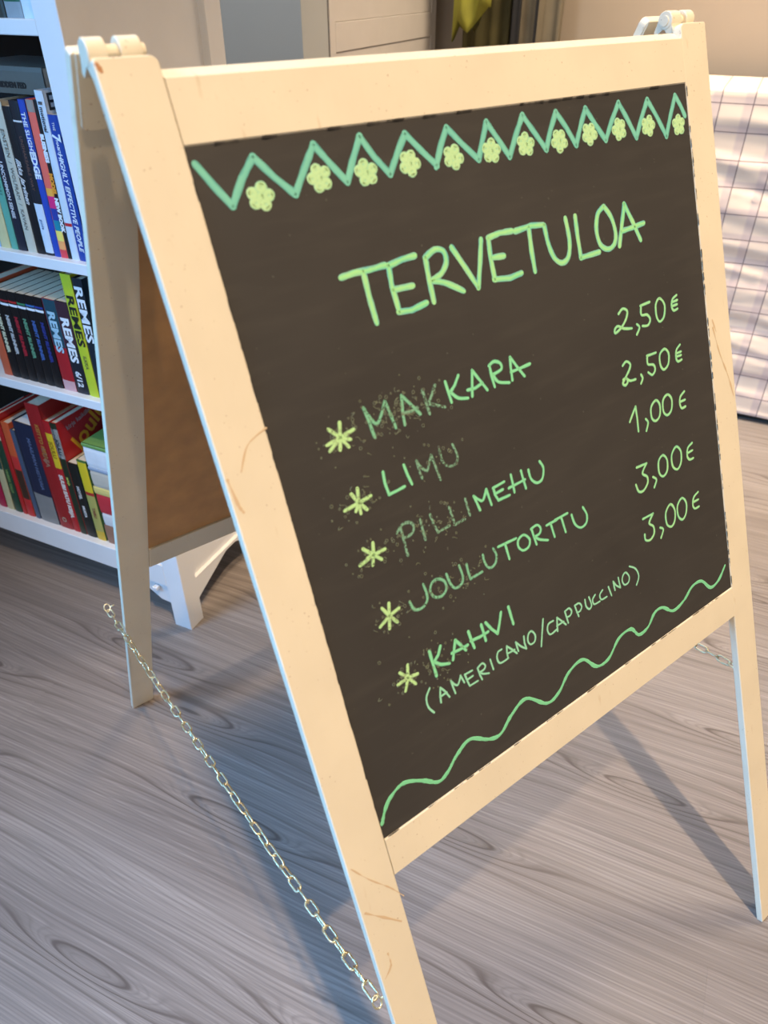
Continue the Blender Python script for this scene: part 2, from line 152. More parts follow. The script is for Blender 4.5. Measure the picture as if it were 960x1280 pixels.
def tube_bm(pts, r, n=8, closed=False, bm=None, caps=True):
    """a tube along points (parallel transport frames)"""
    bm = bm or bmesh.new(); P = [Vector(p) for p in pts]; k = len(P); rings = []
    up = None
    for i in range(k):
        t = (P[(i+1) % k] - P[i-1]) if closed else (P[min(i+1, k-1)] - P[max(i-1, 0)])
        t.normalize()
        if up is None:
            up = t.orthogonal().normalized()
        up = (up - t*up.dot(t)).normalized(); s = t.cross(up)
        rr = r[i] if isinstance(r, (list, tuple)) else r
        rings.append([bm.verts.new(P[i] + (up*math.cos(2*PI*j/n) + s*math.sin(2*PI*j/n))*rr) for j in range(n)])
    rng = range(k) if closed else range(k-1)
    for i in rng:
        a, b = rings[i], rings[(i+1) % k]; 
        off = 0
        if closed and i == k-1:
            off = min(range(n), key=lambda o: (a[0].co - b[o].co).length)
        for j in range(n): bm.faces.new((a[j], a[(j+1) % n], b[(j+1+off) % n], b[(j+off) % n]))
    if not closed and caps: bm.faces.new(rings[0][::-1]); bm.faces.new(rings[-1])
    return bm
def cyl(name, x0, x1, y, z, r, m, parent, n=20, bev=0.0006):
    pts = [(y+r*math.cos(2*PI*i/n), z+r*math.sin(2*PI*i/n)) for i in range(n)]
    o = prism(name, pts, x0, x1, 'x', m, parent)
    return o
_tc = {}
def text_mesh(s, size, extrude=0.0002, bold=0.0, shear=0.0):
    key = (s, size, bold, shear)
    if key not in _tc:
        cu = bpy.data.curves.new('t', 'FONT'); cu.body = s; cu.size = size; cu.extrude = extrude; cu.offset = bold; cu.shear = shear
        cu.resolution_u = 2; cu.align_x = 'CENTER'; cu.align_y = 'CENTER'
        ob = bpy.data.objects.new('t', cu); C.objects.link(ob)
        dg = bpy.context.evaluated_depsgraph_get(); me = bpy.data.meshes.new_from_object(ob.evaluated_get(dg))
        me.name = 'lettering'; me.materials.clear()
        bpy.data.objects.remove(ob); bpy.data.curves.remove(cu); _tc[key] = me
    return _tc[key].copy()

# ------------------------------------------------------------------ materials
def paint(name, col, scuff=(0.30, 0.17, 0.08, 1), amount=0.69, rough=0.42):
    g = N(name); tc = g.n('ShaderNodeTexCoord').outputs['Object']
    n1 = g.noise(tc, 14, 4); base = g.ramp(n1, [(0.3, tuple(c*0.95 for c in col[:3])), (0.7, tuple(min(1, c*1.03) for c in col[:3]))])
    sp = g.noise(tc, 420, 1); big = g.noise(g.mapping(tc, loc=(3, 1, 2)), 11, 3)
    dots = g.math('MULTIPLY', g.math('GREATER_THAN', sp, 0.735), g.math('GREATER_THAN', big, 0.46))
    st = g.noise(g.mapping(tc, scale=(70, 14, 14), rot=(0.5, 0.2, 0.7)), 1.6, 3)
    faint = g.ramp(st, [(amount, (0, 0, 0)), (amount+0.06, (0.35, 0.35, 0.35))])
    c = g.mix(faint, base, tuple(x*y for x, y in zip(col, (0.72, 0.62, 0.5, 1))))
    c = g.mix(g.math('MULTIPLY', dots, 0.7), c, scuff); g.l(c, g.b.inputs['Base Color'])
    g.b.inputs['Roughness'].default_value = rough
    bp = g.n('ShaderNodeBump'); bp.inputs['Strength'].default_value = 0.25; bp.inputs['Distance'].default_value = 0.0006
    g.l(g.noise(g.mapping(tc, scale=(1, 1, 0.35)), 160, 4), bp.inputs['Height']); g.l(bp.outputs[0], g.b.inputs['Normal'])
    return g.m
M_frame = paint('cream_painted_wood', (0.76, 0.69, 0.535, 1))
M_scuff = mat('brown_scuff', (0.62, 0.47, 0.30, 1), 0.6)
M_scuff2 = mat('bare_wood_chip', (0.45, 0.22, 0.10, 1), 0.7)

def board_mat():
    g = N('chalkboard_black'); tc = g.n('ShaderNodeTexCoord').outputs['Object']
    n1 = g.noise(g.mapping(tc, scale=(1, 1, 1)), 5, 5, 0.6); n2 = g.noise(g.mapping(tc, scale=(12, 90, 90)), 1.0, 4)
    base = g.ramp(n1, [(0.3, (0.037, 0.0345, 0.0315)), (0.72, (0.048, 0.045, 0.041))])
    c = g.mix(g.ramp(n2, [(0.5, (0, 0, 0)), (0.8, (0.25, 0.25, 0.25))]), base, (0.075, 0.07, 0.06, 1))
    sp = g.math('GREATER_THAN', g.noise(tc, 260, 1), 0.80)
    c = g.mix(g.math('MULTIPLY', sp, 0.35), c, (0.18, 0.2, 0.16, 1))
    g.l(c, g.b.inputs['Base Color']); g.b.inputs['Roughness'].default_value = 0.62; g.b.inputs['Specular IOR Level'].default_value = 0.35
    return g.m
M_board = board_mat()
def chalk(name, core, edge, high, wear=0.0, hi=0.5, wscale=240):
    """chalk pen: uv.x runs along the stroke, uv.y across it"""
    g = N(name); uv = g.n('ShaderNodeTexCoord').outputs['UV']; ob = g.n('ShaderNodeTexCoord').outputs['Object']
    sep = g.n('ShaderNodeSeparateXYZ'); g.l(uv, sep.inputs[0]); t = sep.outputs['Y']
    w = g.math('ADD', t, g.math('MULTIPLY', g.math('SUBTRACT', g.noise(ob, 90, 3), 0.5), 0.5))
    c = g.ramp(w, [(0.08, edge), (0.24, core), (0.34, core), (0.46, tuple(a*(1-hi)+b*hi for a, b in zip(core, high))), (0.62, core), (0.80, core), (0.93, edge)])
    blot = g.noise(ob, 55, 3); c = g.mix(g.ramp(blot, [(0.35, (0, 0, 0)), (0.75, (hi, hi, hi))]), c, tuple(high)+(1,))
    gaps = g.math('GREATER_THAN', g.math('ADD', g.math('MULTIPLY', g.noise(ob, wscale*2, 3, 0.5), 0.75), g.math('MULTIPLY', g.noise(ob, 45, 2), 0.25)), 0.70 - wear)
    c = g.mix(g.math('MULTIPLY', gaps, 0.35 if not wear else 0.86), c, (0.055, 0.052, 0.042, 1))
    g.l(c, g.b.inputs['Base Color']); g.b.inputs['Roughness'].default_value = 0.75; g.b.inputs['Specular IOR Level'].default_value = 0.2
    return g.m
GREEN = (0.23, 0.70, 0.37)
M_head = chalk('chalk_heading_green', (0.22, 0.70, 0.36), (0.14, 0.46, 0.46), (0.54, 0.82, 0.30), 0.0, 0.5)
M_text = chalk('chalk_text_green', GREEN, (0.12, 0.40, 0.26), (0.30, 0.76, 0.42), 0.0, 0.3)
M_worn = chalk('chalk_text_worn', (0.18, 0.48, 0.30), (0.10, 0.24, 0.17), (0.26, 0.64, 0.40), 0.12, 0.4)
M_veryworn = chalk('chalk_text_faded', (0.19, 0.40, 0.27), (0.09, 0.17, 0.13), (0.24, 0.47, 0.33), 0.18, 0.2)
M_price = chalk('chalk_price_green', (0.28, 0.72, 0.36), (0.14, 0.42, 0.30), (0.50, 0.82, 0.34), 0.0, 0.4)
M_pale = chalk('chalk_small_pale_green', (0.30, 0.70, 0.46), (0.15, 0.38, 0.28), (0.36, 0.72, 0.50), 0.02, 0.2)
M_zig = chalk('chalk_zigzag_teal', (0.17, 0.54, 0.44), (0.11, 0.38, 0.34), (0.28, 0.66, 0.46), 0.01, 0.3)
M_flow = chalk('chalk_flower_lime', (0.44, 0.72, 0.37), (0.32, 0.64, 0.42), (0.54, 0.78, 0.42), 0.01, 0.5)
M_star = chalk('chalk_star_lime', (0.42, 0.72, 0.32), (0.27, 0.48, 0.24), (0.56, 0.82, 0.38), 0.09, 0.5)
M_wave = chalk('chalk_wave_green', (0.18, 0.60, 0.32), (0.24, 0.74, 0.40), (0.26, 0.72, 0.42), 0.0, 0.4)
M_drop = mat('dried_drop_marks', (0.17, 0.20, 0.13, 1), 0.8)
M_hard = mat('brown_hardboard', (0.56, 0.30, 0.11, 1), 0.55, var=0.12, vscale=30, bump=0.2, bscale=400)
M_brass = mat('pale_brass', (0.78, 0.70, 0.46, 1), 0.28, 1.0, bump=0.8, bscale=900)
M_white = mat('white_furniture_paint', (0.74, 0.75, 0.76, 1), 0.38, var=0.02)
M_dark = mat('shade_dark_bookcase_back', (0.014, 0.013, 0.012, 1), 0.8)  # near black: the shade of the unlit interior is put into the colour
M_page = mat('book_page_paper', (0.68, 0.58, 0.44, 1), 0.85, var=0.06, vscale=120)
M_pagew = mat('book_page_white', (0.72, 0.72, 0.70, 1), 0.85, var=0.05, vscale=120)

# ------------------------------------------------------------------ building frame: d along the bookcase front, n into the wall
YAW = math.radians(-62.5)
D = Vector((math.cos(YAW), math.sin(YAW), 0)); NN = Vector((-D.y, D.x, 0))
C0 = Vector((0.17839, 0.59963, 0.0))
def B(u, v, z=0.0): return C0 + D*u + NN*v + Vector((0, 0, z))
def BC(lat, dep, z=0.0):                      # lateral / depth measured from below the photographer
    return Vector((CAM.x, CAM.y, 0)) + D*lat + NN*dep + Vector((0, 0, z))

# ------------------------------------------------------------------ floor: long grey-brown planks laid parallel to the bookcase
def floor_mat():
    g = N('grey_brown_wood_plank'); geo = g.n('ShaderNodeNewGeometry').outputs['Position']
    p = g.mapping(geo, rot=(0, 0, -YAW))      # x along the grain
    oi = g.n('ShaderNodeObjectInfo').outputs['Random']
    cb = g.n('ShaderNodeCombineXYZ'); g.l(g.math('MULTIPLY', oi, 0.02), cb.inputs[0]); g.l(g.math('MULTIPLY', oi, 0.0), cb.inputs[2])
    va = g.n('ShaderNodeVectorMath', operation='ADD'); g.l(p, va.inputs[0]); g.l(cb.outputs[0], va.inputs[1]); q = va.outputs[0]
    sx = g.n('ShaderNodeSeparateXYZ'); g.l(q, sx.inputs[0])
    wob = g.noise(g.mapping(q, scale=(1.1, 4.5, 1)), 1.0, 2, 0.0, 0.4)
    vo = g.n('ShaderNodeTexVoronoi', voronoi_dimensions='2D'); vo.inputs['Scale'].default_value = 1.0
    g.l(g.mapping(q, scale=(1.25, 9.0, 1), loc=(0.30, 0.15, 0)), vo.inputs['Vector']); dist = vo.outputs['Distance']
    e = g.math('MULTIPLY', dist, 6.6); knot = g.math('POWER', 2.718, g.math('MULTIPLY', g.math('MULTIPLY', e, e), -1.0))   # sparse long hills: lines part round them and close into eyes
    h = g.math('ADD', g.math('ADD', g.math('MULTIPLY', sx.outputs['Y'], 40.0), g.math('MULTIPLY', wob, 5.0)), g.math('MULTIPLY', knot, 2.4))
    fr = g.math('FRACT', h)
    line = g.ramp(fr, [(0.0, (0.85,)*3), (0.06, (1,)*3), (0.20, (0.28,)*3), (0.55, (0.0,)*3), (0.90, (0.1,)*3), (1.0, (0.8,)*3)])
    mask = g.ramp(dist, [(0.14, (1,)*3), (0.34, (0.45,)*3), (0.6, (0.18,)*3)])
    fine = g.math('FRACT', g.math('MULTIPLY', h, 5.0)); fl = g.ramp(fine, [(0.0, (0.6,)*3), (0.3, (0.0,)*3), (0.75, (0.0,)*3), (1.0, (0.6,)*3)])
    streak = g.noise(g.mapping(q, scale=(2.2, 150, 1)), 1.5, 4, 0.2, 0.65)
    tone = g.noise(g.mapping(q, scale=(0.7, 9, 1)), 1.0, 3)
    base = g.ramp(tone, [(0.30, (0.200, 0.172, 0.157)), (0.70, (0.305, 0.272, 0.252))])
    base = g.mix(g.ramp(streak, [(0.55, (0,)*3), (0.75, (0.5,)*3)]), base, (0.40, 0.365, 0.345, 1))
    c = g.mix(g.ramp(streak, [(0.30, (0.75,)*3), (0.55, (0,)*3)]), base, (0.15, 0.133, 0.125, 1))
    c = g.mix(g.math('MULTIPLY', fl, 0.62), c, (0.125, 0.108, 0.100, 1))
    c = g.mix(g.math('MULTIPLY', g.math('MULTIPLY', line, mask), 0.92), c, (0.085, 0.068, 0.060, 1))
    pt = g.math('ADD', 0.965, g.math('MULTIPLY', oi, 0.07))
    hsv = g.n('ShaderNodeHueSaturation'); g.l(c, hsv.inputs['Color']); g.l(pt, hsv.inputs['Value'])
    g.l(hsv.outputs[0], g.b.inputs['Base Color']); g.b.inputs['Roughness'].default_value = 0.42; g.b.inputs['Specular IOR Level'].default_value = 0.4
    bp = g.n('ShaderNodeBump'); bp.inputs['Strength'].default_value = 0.3; bp.inputs['Distance'].default_value = 0.0008
    g.l(streak, bp.inputs['Height']); g.l(bp.outputs[0], g.b.inputs['Normal'])
    return g.m
M_floor = floor_mat(); M_sub = mat('dark_joint', (0.06, 0.05, 0.045, 1), 0.9)
fl = box('floor', (-3.4, 3.6, -2.2, 3.2, -0.03, -0.0085), M_sub, None, M=Matrix.Rotation(YAW, 4, 'Z')); tag(fl, kind='structure')
PW, PL = 0.19, 1.21
plank_bm = box_bm(-PL/2+0.00005, PL/2-0.00005, -PW/2+0.00005, PW/2-0.00005, -0.008, 0.0)
plank_me = bpy.data.meshes.new('floor_plank'); plank_bm.to_mesh(plank_me); plank_bm.free(); plank_me.materials.append(M_floor)
OFF = 0.019                                   # a joint line runs here, measured along NN from the world origin
for r in range(-11, 17):
    ycen = OFF + PW*(r+0.5); st = ((r*0.37) % 1.0)*PL
    for k in range(-3, 4):
        xc = st + k*PL
        if xc < -3.4+PL/2 or xc > 3.6-PL/2: continue
        o = bpy.data.objects.new('floor_plank', plank_me); C.objects.link(o); o.parent = fl
        o.location = D*xc + NN*ycen; o.rotation_euler = (0, 0, YAW)

# ------------------------------------------------------------------ sandwich board
H, TA, TR, YF, T = 1.08222, 0.38333, 0.40072, 0.01908, 0.0090
W, SW, SH = 0.62, 0.0411, 0.0408
LF = (H - T*math.sin(TA))/math.cos(TA); LR = H/math.cos(TR)
sa, ca, sr, cr = math.sin(TA), math.cos(TA), math.sin(TR), math.cos(TR)
# local (u, dn, -v): x = u, y = depth behind the front face, z = -v
MF = Matrix(((1, 0, 0, 0), (0, ca, sa, -YF), (0, -sa, ca, H), (0, 0, 0, 1)))
MR = Matrix(((1, 0, 0, 0), (0, cr, -sr, YF), (0, sr, cr, H), (0, 0, 0, 1)))
def Fp(u, v, dn=0.0): return MF @ Vector((u, dn, -v))
def Rp(u, v, dn=0.0): return MR @ Vector((u, dn, -v))
sign = empty('sandwich_board')
tag(sign, 'cream wooden sandwich board with green chalk menu on black panel, standing on the floor', 'sandwich board')
def part(name, mtx, dims, m, bev=0.0012, seg=2, parent=sign):
    o = box(name, dims, m, parent, bev, seg); o.matrix_local = mtx; return o
def stile(mtx, x0, x1, L, name, inner):
    r = 0.006; r2 = 0.0022
    pts = [(x0, -L), (x1, -L)]
    for (cx, a0, rr) in ((x1, 0, r if inner > 0 else r2), (x0, 90, r if inner < 0 else r2)):
        c = cx - rr if cx == x1 else cx + rr
        for k in range(6):
            a = math.radians(a0 + 18*k); pts.append((c + rr*math.cos(a), -rr + rr*math.sin(a)))
    bm = bmesh.new(); A = [bm.verts.new((x, 0, z)) for x, z in pts]; Bv = [bm.verts.new((x, T, z)) for x, z in pts]
    fa = bm.faces.new(A); fb = bm.faces.new(Bv[::-1]); n = len(pts)
    for i in range(n): bm.faces.new((A[i], Bv[i], Bv[(i+1) % n], A[(i+1) % n]))
    bmesh.ops.recalc_face_normals(bm, faces=bm.faces)
    ed = [e for e in bm.edges if abs(e.verts[0].co.y - e.verts[1].co.y) < 1e-6]
    bmesh.ops.bevel(bm, geom=ed, offset=0.0011, segments=2, affect='EDGES', profile=0.5)
    o = finish(bm, name, M_frame, sign); o.matrix_local = mtx; return o
sl = stile(MF, 0, SW, LF, 'front_stile', 1); s2 = stile(MF, W-SW, W, LF, 'front_stile', -1)
def rail(mtx, v0, v1, name, th, ch):
    pts = [(0, -v1+0.0012), (0, -v0-0.0012), (0.0006, -v0-0.0004), (ch, -v0+ch*0.75), (th, -v0+ch*0.75), (th, -v1), (0.0012, -v1)]
    o = prism(name, pts, SW+0.0003, W-SW-0.0003, 'x', M_frame, sign); o.matrix_local = mtx; return o
rail(MF, 0.0126, 0.0534, 'top_rail', 0.0125, 0.0085)
br_ = rail(MF, 0.6150, 0.6558, 'bottom_rail', T, 0.0026)
rail(MR, 0.024, 0.0600, 'top_rail', T, 0.001)
stile(MR, 0, SH, LR, 'rear_stile', 1); stile(MR, W-SH, W, LR, 'rear_stile', -1)
part('bottom_rail', MR, (SH+0.0003, W-SH-0.0003, 0.0, T, -0.6735, -0.6275), M_frame)
part('back_panel', MR, (SH+0.0002, W-SH-0.0002, 0.0030, 0.0065, -0.6275, -0.0600), M_hard, 0)
DN = 0.0010
pan = part('chalkboard_panel', MF, (SW+0.0002, W-SW-0.0002, DN, 0.0065, -0.6150, -0.0530), M_board, 0)
# hinges: leaves on both frames, barrel knuckles, a pin between them
for h0, ks in ((0.002, ((0.0, 0.0125), (0.0205, 0.0350))), (W-0.041, ((0.0015, 0.0175), (0.0255, 0.039)))):
    hg = None
    pts = []; w_, l_, r_ = 0.036, 0.050, 0.004
    for (cx, cz, a0) in ((w_-r_, -0.001, 90), (r_, -0.001, 90)): pass
    prof = [(0.0, 0.0), (w_, 0.0), (w_, -l_+r_)] + [(w_-r_+r_*math.cos(-math.radians(15*k)), -l_+r_+r_*math.sin(-math.radians(15*k))) for k in range(7)] + [(r_-r_*math.sin(math.radians(15*k)), -l_+r_-r_*math.cos(math.radians(15*k))) for k in range(7)]
    leaf = prism('hinge_leaf', prof, -0.0016, 0.0, 'y', M_frame, sign, 0.0004, seg=1)
    leaf.matrix_local = MR @ Matrix.Translation((h0+0.001, 0, 0))
    leaf2 = prism('hinge_leaf', prof, T, T+0.0016, 'y', M_frame, sign, 0.0004, seg=1)
    leaf2.matrix_local = MF @ Matrix.Translation((h0+0.001, 0, 0))
    for a, b in ks:
        k = prism('hinge_knuckle', [(0.0082*math.cos(2*PI*i/24), 0.001+0.0082*math.sin(2*PI*i/24)) for i in range(24)], h0+a, h0+b, 'x', M_frame, sign, 0.0009, seg=2)
        w = prism('hinge_web', [(-0.0105, -0.010), (-0.0065, 0.004), (0.0065, 0.004), (0.0105, -0.010), (0.008, -0.013), (0.0, -0.006), (-0.008, -0.013)], h0+a+0.0005, h0+b-0.0005, 'x', M_frame, k)
        w.matrix_parent_inverse = Matrix.Identity(4)
        k.matrix_local = Matrix.Translation((0, 0, H))
    pn = prism('hinge_pin', [(0.0045*math.cos(2*PI*i/16), 0.0005+0.0045*math.sin(2*PI*i/16)) for i in range(16)], h0+0.0005, h0+0.0385, 'x', M_frame, sign)
    pn.matrix_local = Matrix.Translation((0, 0, H))
# chipped corner and a few worn brown scuffs on the paint
def ribbon_bm(strokes, width, bm=None, taper=1.0, jit=0.06, top=0.00014):
    """strokes: [curved?, [(u, v)...]] drawn as slightly raised ribbons in the (u, 0, -v) plane; uv.x along, uv.y across"""
    bm = bm or bmesh.new(); uvl = bm.loops.layers.uv.verify()
    for cv, pts in strokes:
        P = [Vector((a, b)) for a, b in pts]
        if cv and len(P) > 2:
            Q = []; closed = (P[0]-P[-1]).length < 1e-5
            for i in range(len(P)-1):
                p0 = P[i-1] if i > 0 else (P[-2] if closed else P[0]); p1, p2 = P[i], P[i+1]
                p3 = P[i+2] if i+2 < len(P) else (P[1] if closed else P[-1])
                for k in range(6):
                    t = k/6; Q.append(0.5*((2*p1)+(p2-p0)*t+(2*p0-5*p1+4*p2-p3)*t*t+(3*p1-p0-3*p2+p3)*t**3))
            Q.append(P[-1]); P = Q
        else:
            Q = []
            for i in range(len(P)-1):
                for k in range(4): Q.append(P[i].lerp(P[i+1], k/4))
            Q.append(P[-1]); P = Q
        n = len(P); prev = None; run = 0; rows = []
        ph = random.random()*9
        for i in range(n):
            t = P[min(i+1, n-1)] - P[max(i-1, 0)]
            if t.length < 1e-7: t = Vector((1, 0))
            t.normalize(); nrm = Vector((-t.y, t.x))
            if i: run += (P[i]-P[i-1]).length
            w = width*0.5*(1 + jit*math.sin(run*260+ph) + jit*random.uniform(-1, 1)) * taper
            rows.append((P[i], nrm, t, w, run))
        def row(p, nrm, w, run, zz):
            return [(bm.verts.new((p.x+nrm.x*w*s, -zz*(0.35 if abs(s) > 0.99 else 1.0), -(p.y+nrm.y*w*s))), run, 0.5+0.5*s) for s in (-1, -0.4, 0.4, 1)]
        seq = []
        p, nrm, t, w, run = rows[0]
        for a in (0.95, 0.7): seq.append(row(p - t*w*a, nrm, w*math.sqrt(1-a*a), run-w*a, top))
        for p, nrm, t, w, run in rows: seq.append(row(p, nrm, w, run, top))
        for a in (0.7, 0.95): seq.append(row(p + t*w*a, nrm, w*math.sqrt(1-a*a), run+w*a, top))
        for r0, r1 in zip(seq, seq[1:]):
            for j in range(3):
                f = bm.faces.new((r0[j][0], r1[j][0], r1[j+1][0], r0[j+1][0]))
                for lp, src in zip(f.loops, (r0[j], r1[j], r1[j+1], r0[j+1])): lp[uvl].uv = (src[1]*60, src[2])
    return bm
def ribbon(name, strokes, width, m, parent, mtx=None, top=0.00014, **k):
    bm = ribbon_bm(strokes, width, top=top, **k)
    me = bpy.data.meshes.new(name); bm.normal_update(); bm.to_mesh(me); bm.free()
    o = link(name, me, m, parent); 
    if mtx is not None: o.matrix_local = mtx
    return o
INK = Matrix.Translation((0, DN-0.00015, 0))      # in the panel's own frame, just proud of its face
def ink(name, key, width, m, label=None, sub=None, **k):
    st = CH[key] if sub is None else CH[key][sub[0]:sub[1]]
    o = ribbon(name, st, width, m, pan, INK, **k)
    if label: o['label'] = label
    return o
ink('chalk_heading', 'heading', 0.0052, M_head, 'large green and yellow chalk heading TERVETULOA')
o1 = ink('chalk_word', 'sausage', 0.0031, M_worn, 'worn green first letters of MAKKARA', (0, 5)); 
ink('chalk_word', 'sausage', 0.0031, M_veryworn, 'faded A and K in the middle of MAKKARA', (5, 9))
ink('chalk_word', 'sausage', 0.0031, M_text, 'bright green last letters of MAKKARA', (9, 99))
ink('chalk_word', 'lemonade', 0.0029, M_text, 'green first letters of LIMU', (0, 3))
ink('chalk_word', 'lemonade', 0.0027, M_veryworn, 'faded last letters of LIMU', (3, 99))
ink('chalk_word', 'juice', 0.0029, M_veryworn, 'faded first letters of PILLIMEHU', (0, 8))
ink('chalk_word', 'juice', 0.0029, M_text, 'green last letters of PILLIMEHU', (8, 99))
ink('chalk_word', 'pastry', 0.0028, M_worn, 'worn first letters of JOULUTORTTU', (0, 6))
ink('chalk_word', 'pastry', 0.0028, M_text, 'green last letters of JOULUTORTTU', (6, 99))
ink('chalk_word', 'coffee', 0.0034, M_text, 'green word KAHVI')
ink('chalk_word', 'brackets_line', 0.0022, M_pale, 'small pale line (AMERICANO/CAPPUCCINO)')
for k in ('sausage', 'lemonade', 'juice', 'pastry', 'coffee'): ink('chalk_price', 'price_'+k, 0.0029, M_price)
for i, s in enumerate(CH['stars']): ribbon('chalk_star', s, 0.0033, M_star, pan, INK)
ink('chalk_zigzag', 'zigzag', 0.0055, M_zig)
ink('chalk_wave', 'wave', 0.0036, M_wave, jit=0.16)
for i, f in enumerate(CH['flowers']):
    cx, cy = f[0]; st = []; a0 = random.uniform(0, 1.2)
    for k in range(5):
        a = a0 + 2*PI*k/5 + random.uniform(-.12, .12); pc = (cx+0.0062*math.cos(a), cy+0.0058*math.sin(a)); rr = 0.0022
        st.append([1, [(pc[0]+rr*1.15*math.cos(a+q)*1, pc[1]+rr*math.sin(a+q)) for q in [2*PI*j/7 for j in range(8)]]])
    st.append([1, [(cx+0.0012*math.cos(q), cy+0.0012*math.sin(q)) for q in [2*PI*j/6 for j in range(7)]]])
    ribbon('chalk_flower', st, 0.0043, M_flow, pan, INK, top=0.0002)
# dried drops round the worn words
bm = bmesh.new(); rs = []
def drops(cu, cv_, su, sv, n):
    for _ in range(n):
        u, v = random.gauss(cu, su), random.gauss(cv_, sv); r = random.choice((0.0004, 0.0006, 0.0009, 0.0013))
        if random.random() < 0.25: rs.append([1, [(u, v), (u+random.uniform(-.002, .003), v+random.uniform(-.001, .003)), (u+random.uniform(-.002, .005), v+random.uniform(0, .004))]])
        else: rs.append([1, [(u+r*math.cos(q), v+r*random.uniform(.8, 1.3)*math.sin(q)) for q in [2*PI*j/5 for j in range(6)]]])
def mid(key, a=0, b=99):
    P = [p for s in CH[key][a:b] for p in s[1]]; return sum(p[0] for p in P)/len(P), sum(p[1] for p in P)/len(P)
for key, a, b, su, sv, n in (('sausage', 0, 7, .022, .012, 110), ('juice', 0, 8, .02, .009, 60), ('pastry', 0, 6, .022, .010, 50), ('coffee', 0, 4, .015, .014, 45), ('lemonade', 3, 9, .012, .008, 20)):
    drops(*mid(key, a, b), su, sv, n)
for s in CH['stars']:
    drops(*s[0][1][0], .011, .009, 34)
dr = ribbon('dried_drops', rs, 0.00045, M_drop, pan, INK, top=0.0002); tag(dr, kind='stuff')
FACE = Matrix.Translation((0, -0.0001, 0))
for i, s in enumerate(CH['scuffs']): 
    o = ribbon('paint_scuff', [s], (0.0016 if i not in (0, 2) else 0.0011), M_scuff, sl if i < 5 else s2, FACE, top=0.00012, jit=0.5)
M_black = mat('black_board_paint', (0.03, 0.026, 0.022, 1), 0.7)
rg = []                                        # ragged black board paint along the inner edges of the frame
for (u0, v0, u1, v1, n) in ((W-SW+0.0004, 0.056, W-SW+0.0004, 0.612, 46), (SW-0.0003, 0.056, SW-0.0003, 0.612, 30), (SW+0.004, 0.0532, W-SW-0.004, 0.0532, 30), (SW+0.004, 0.6151, W-SW-0.004, 0.6151, 34)):
    for k in range(n):
        if random.random() < (0.6 if v0 == v1 else 0.35): continue
        a, c_ = k/n, (k+random.uniform(.5, 1.0))/n; ou = random.uniform(-.0003, .0003)
        rg.append([0, [(u0+(u1-u0)*a+(ou if u0 == u1 else 0), v0+(v1-v0)*a+(ou if v0 == v1 else 0)), (u0+(u1-u0)*c_+(ou if u0 == u1 else 0), v0+(v1-v0)*c_+(ou if v0 == v1 else 0))]])
tag(ribbon('paint_edge', rg, 0.0008, M_black, sign, MF @ FACE, top=0.00012, jit=0.6), kind='stuff')
o = ribbon('paint_chip', [[0, [(0.0020, 0.0040), (0.0034, 0.0075)]]], 0.0022, M_scuff2, sl, FACE, top=0.00012, jit=0.4)

# chains: oval brass links, each one an object, from rear stile to front stile on both sides
def link_mesh():
    pts = []; hl, r = 0.0056, 0.0039
    for k in range(9): a = -PI/2 + PI*k/8; pts.append((hl + r*math.cos(a), r*math.sin(a), 0))
    for k in range(9): a = PI/2 + PI*k/8; pts.append((-hl + r*math.cos(a), r*math.sin(a), 0))
    b = tube_bm(pts, 0.0013, 7, closed=True); bmesh.ops.recalc_face_normals(b, faces=b.faces)
    me = bpy.data.meshes.new('chain_link'); b.to_mesh(me); b.free(); me.materials.append(M_brass)
    for p in me.polygons: p.use_smooth = True
    return me
LM = link_mesh()
def eye(x, y, z, side, parent):
    b = tube_bm([(0.0045*math.cos(a), 0.0045*math.sin(a)*0.9, 0.0045*math.sin(a)) for a in [2*PI*k/14 for k in range(14)]], 0.0010, 7, closed=True)
    b = tube_bm([(-side*0.0045, 0, 0), (-side*0.011, 0, 0)], 0.0012, 8, bm=b)
    o = finish(b, 'eye_screw', M_brass, parent, True); o.location = (x, y, z); return o
def chain(x0, side):
    xs = x0 + side*0.006
    a = Vector((xs, 0.392, 0.325)); b = Vector((xs, -0.297, 0.360)); n = 41
    ch = empty('chain', (xs, 0, 0)); ch.parent = sign; ch['label'] = 'thin brass chain' 
    e1 = eye(x0+side*0.0065, 0.395, 0.328, side, ch); e1.location -= Vector((xs, 0, 0))
    e2 = eye(x0+side*0.0065, -0.300, 0.358, side, ch); e2.location -= Vector((xs, 0, 0))
    P = lambda s: Vector((a.x + 0.0*math.sin(9*s), a.y+(b.y-a.y)*s, a.z+(b.z-a.z)*s - 0.013*4*s*(1-s)))
    for i in range(n):
        s = (i+0.5)/n; p = P(s); t = (P(s+.01)-P(s-.01)).normalized()
        q = Vector((1, 0, 0)).cross(t); rm = Matrix((t, Vector((1, 0, 0)), t.cross(Vector((1, 0, 0))))).transposed()
        o = bpy.data.objects.new('chain_link', LM); C.objects.link(o); o.parent = ch
        tw = (0.55 if i % 2 == 0 else 0.55+PI/2) + 0.7*math.sin(i*0.33+side) + random.uniform(-.15, .15)
        o.matrix_local = Matrix.Translation(p - Vector((xs, 0, 0))) @ rm.to_4x4() @ Matrix.Rotation(tw, 4, 'X')
chain(0.0, -1); chain(W, 1)

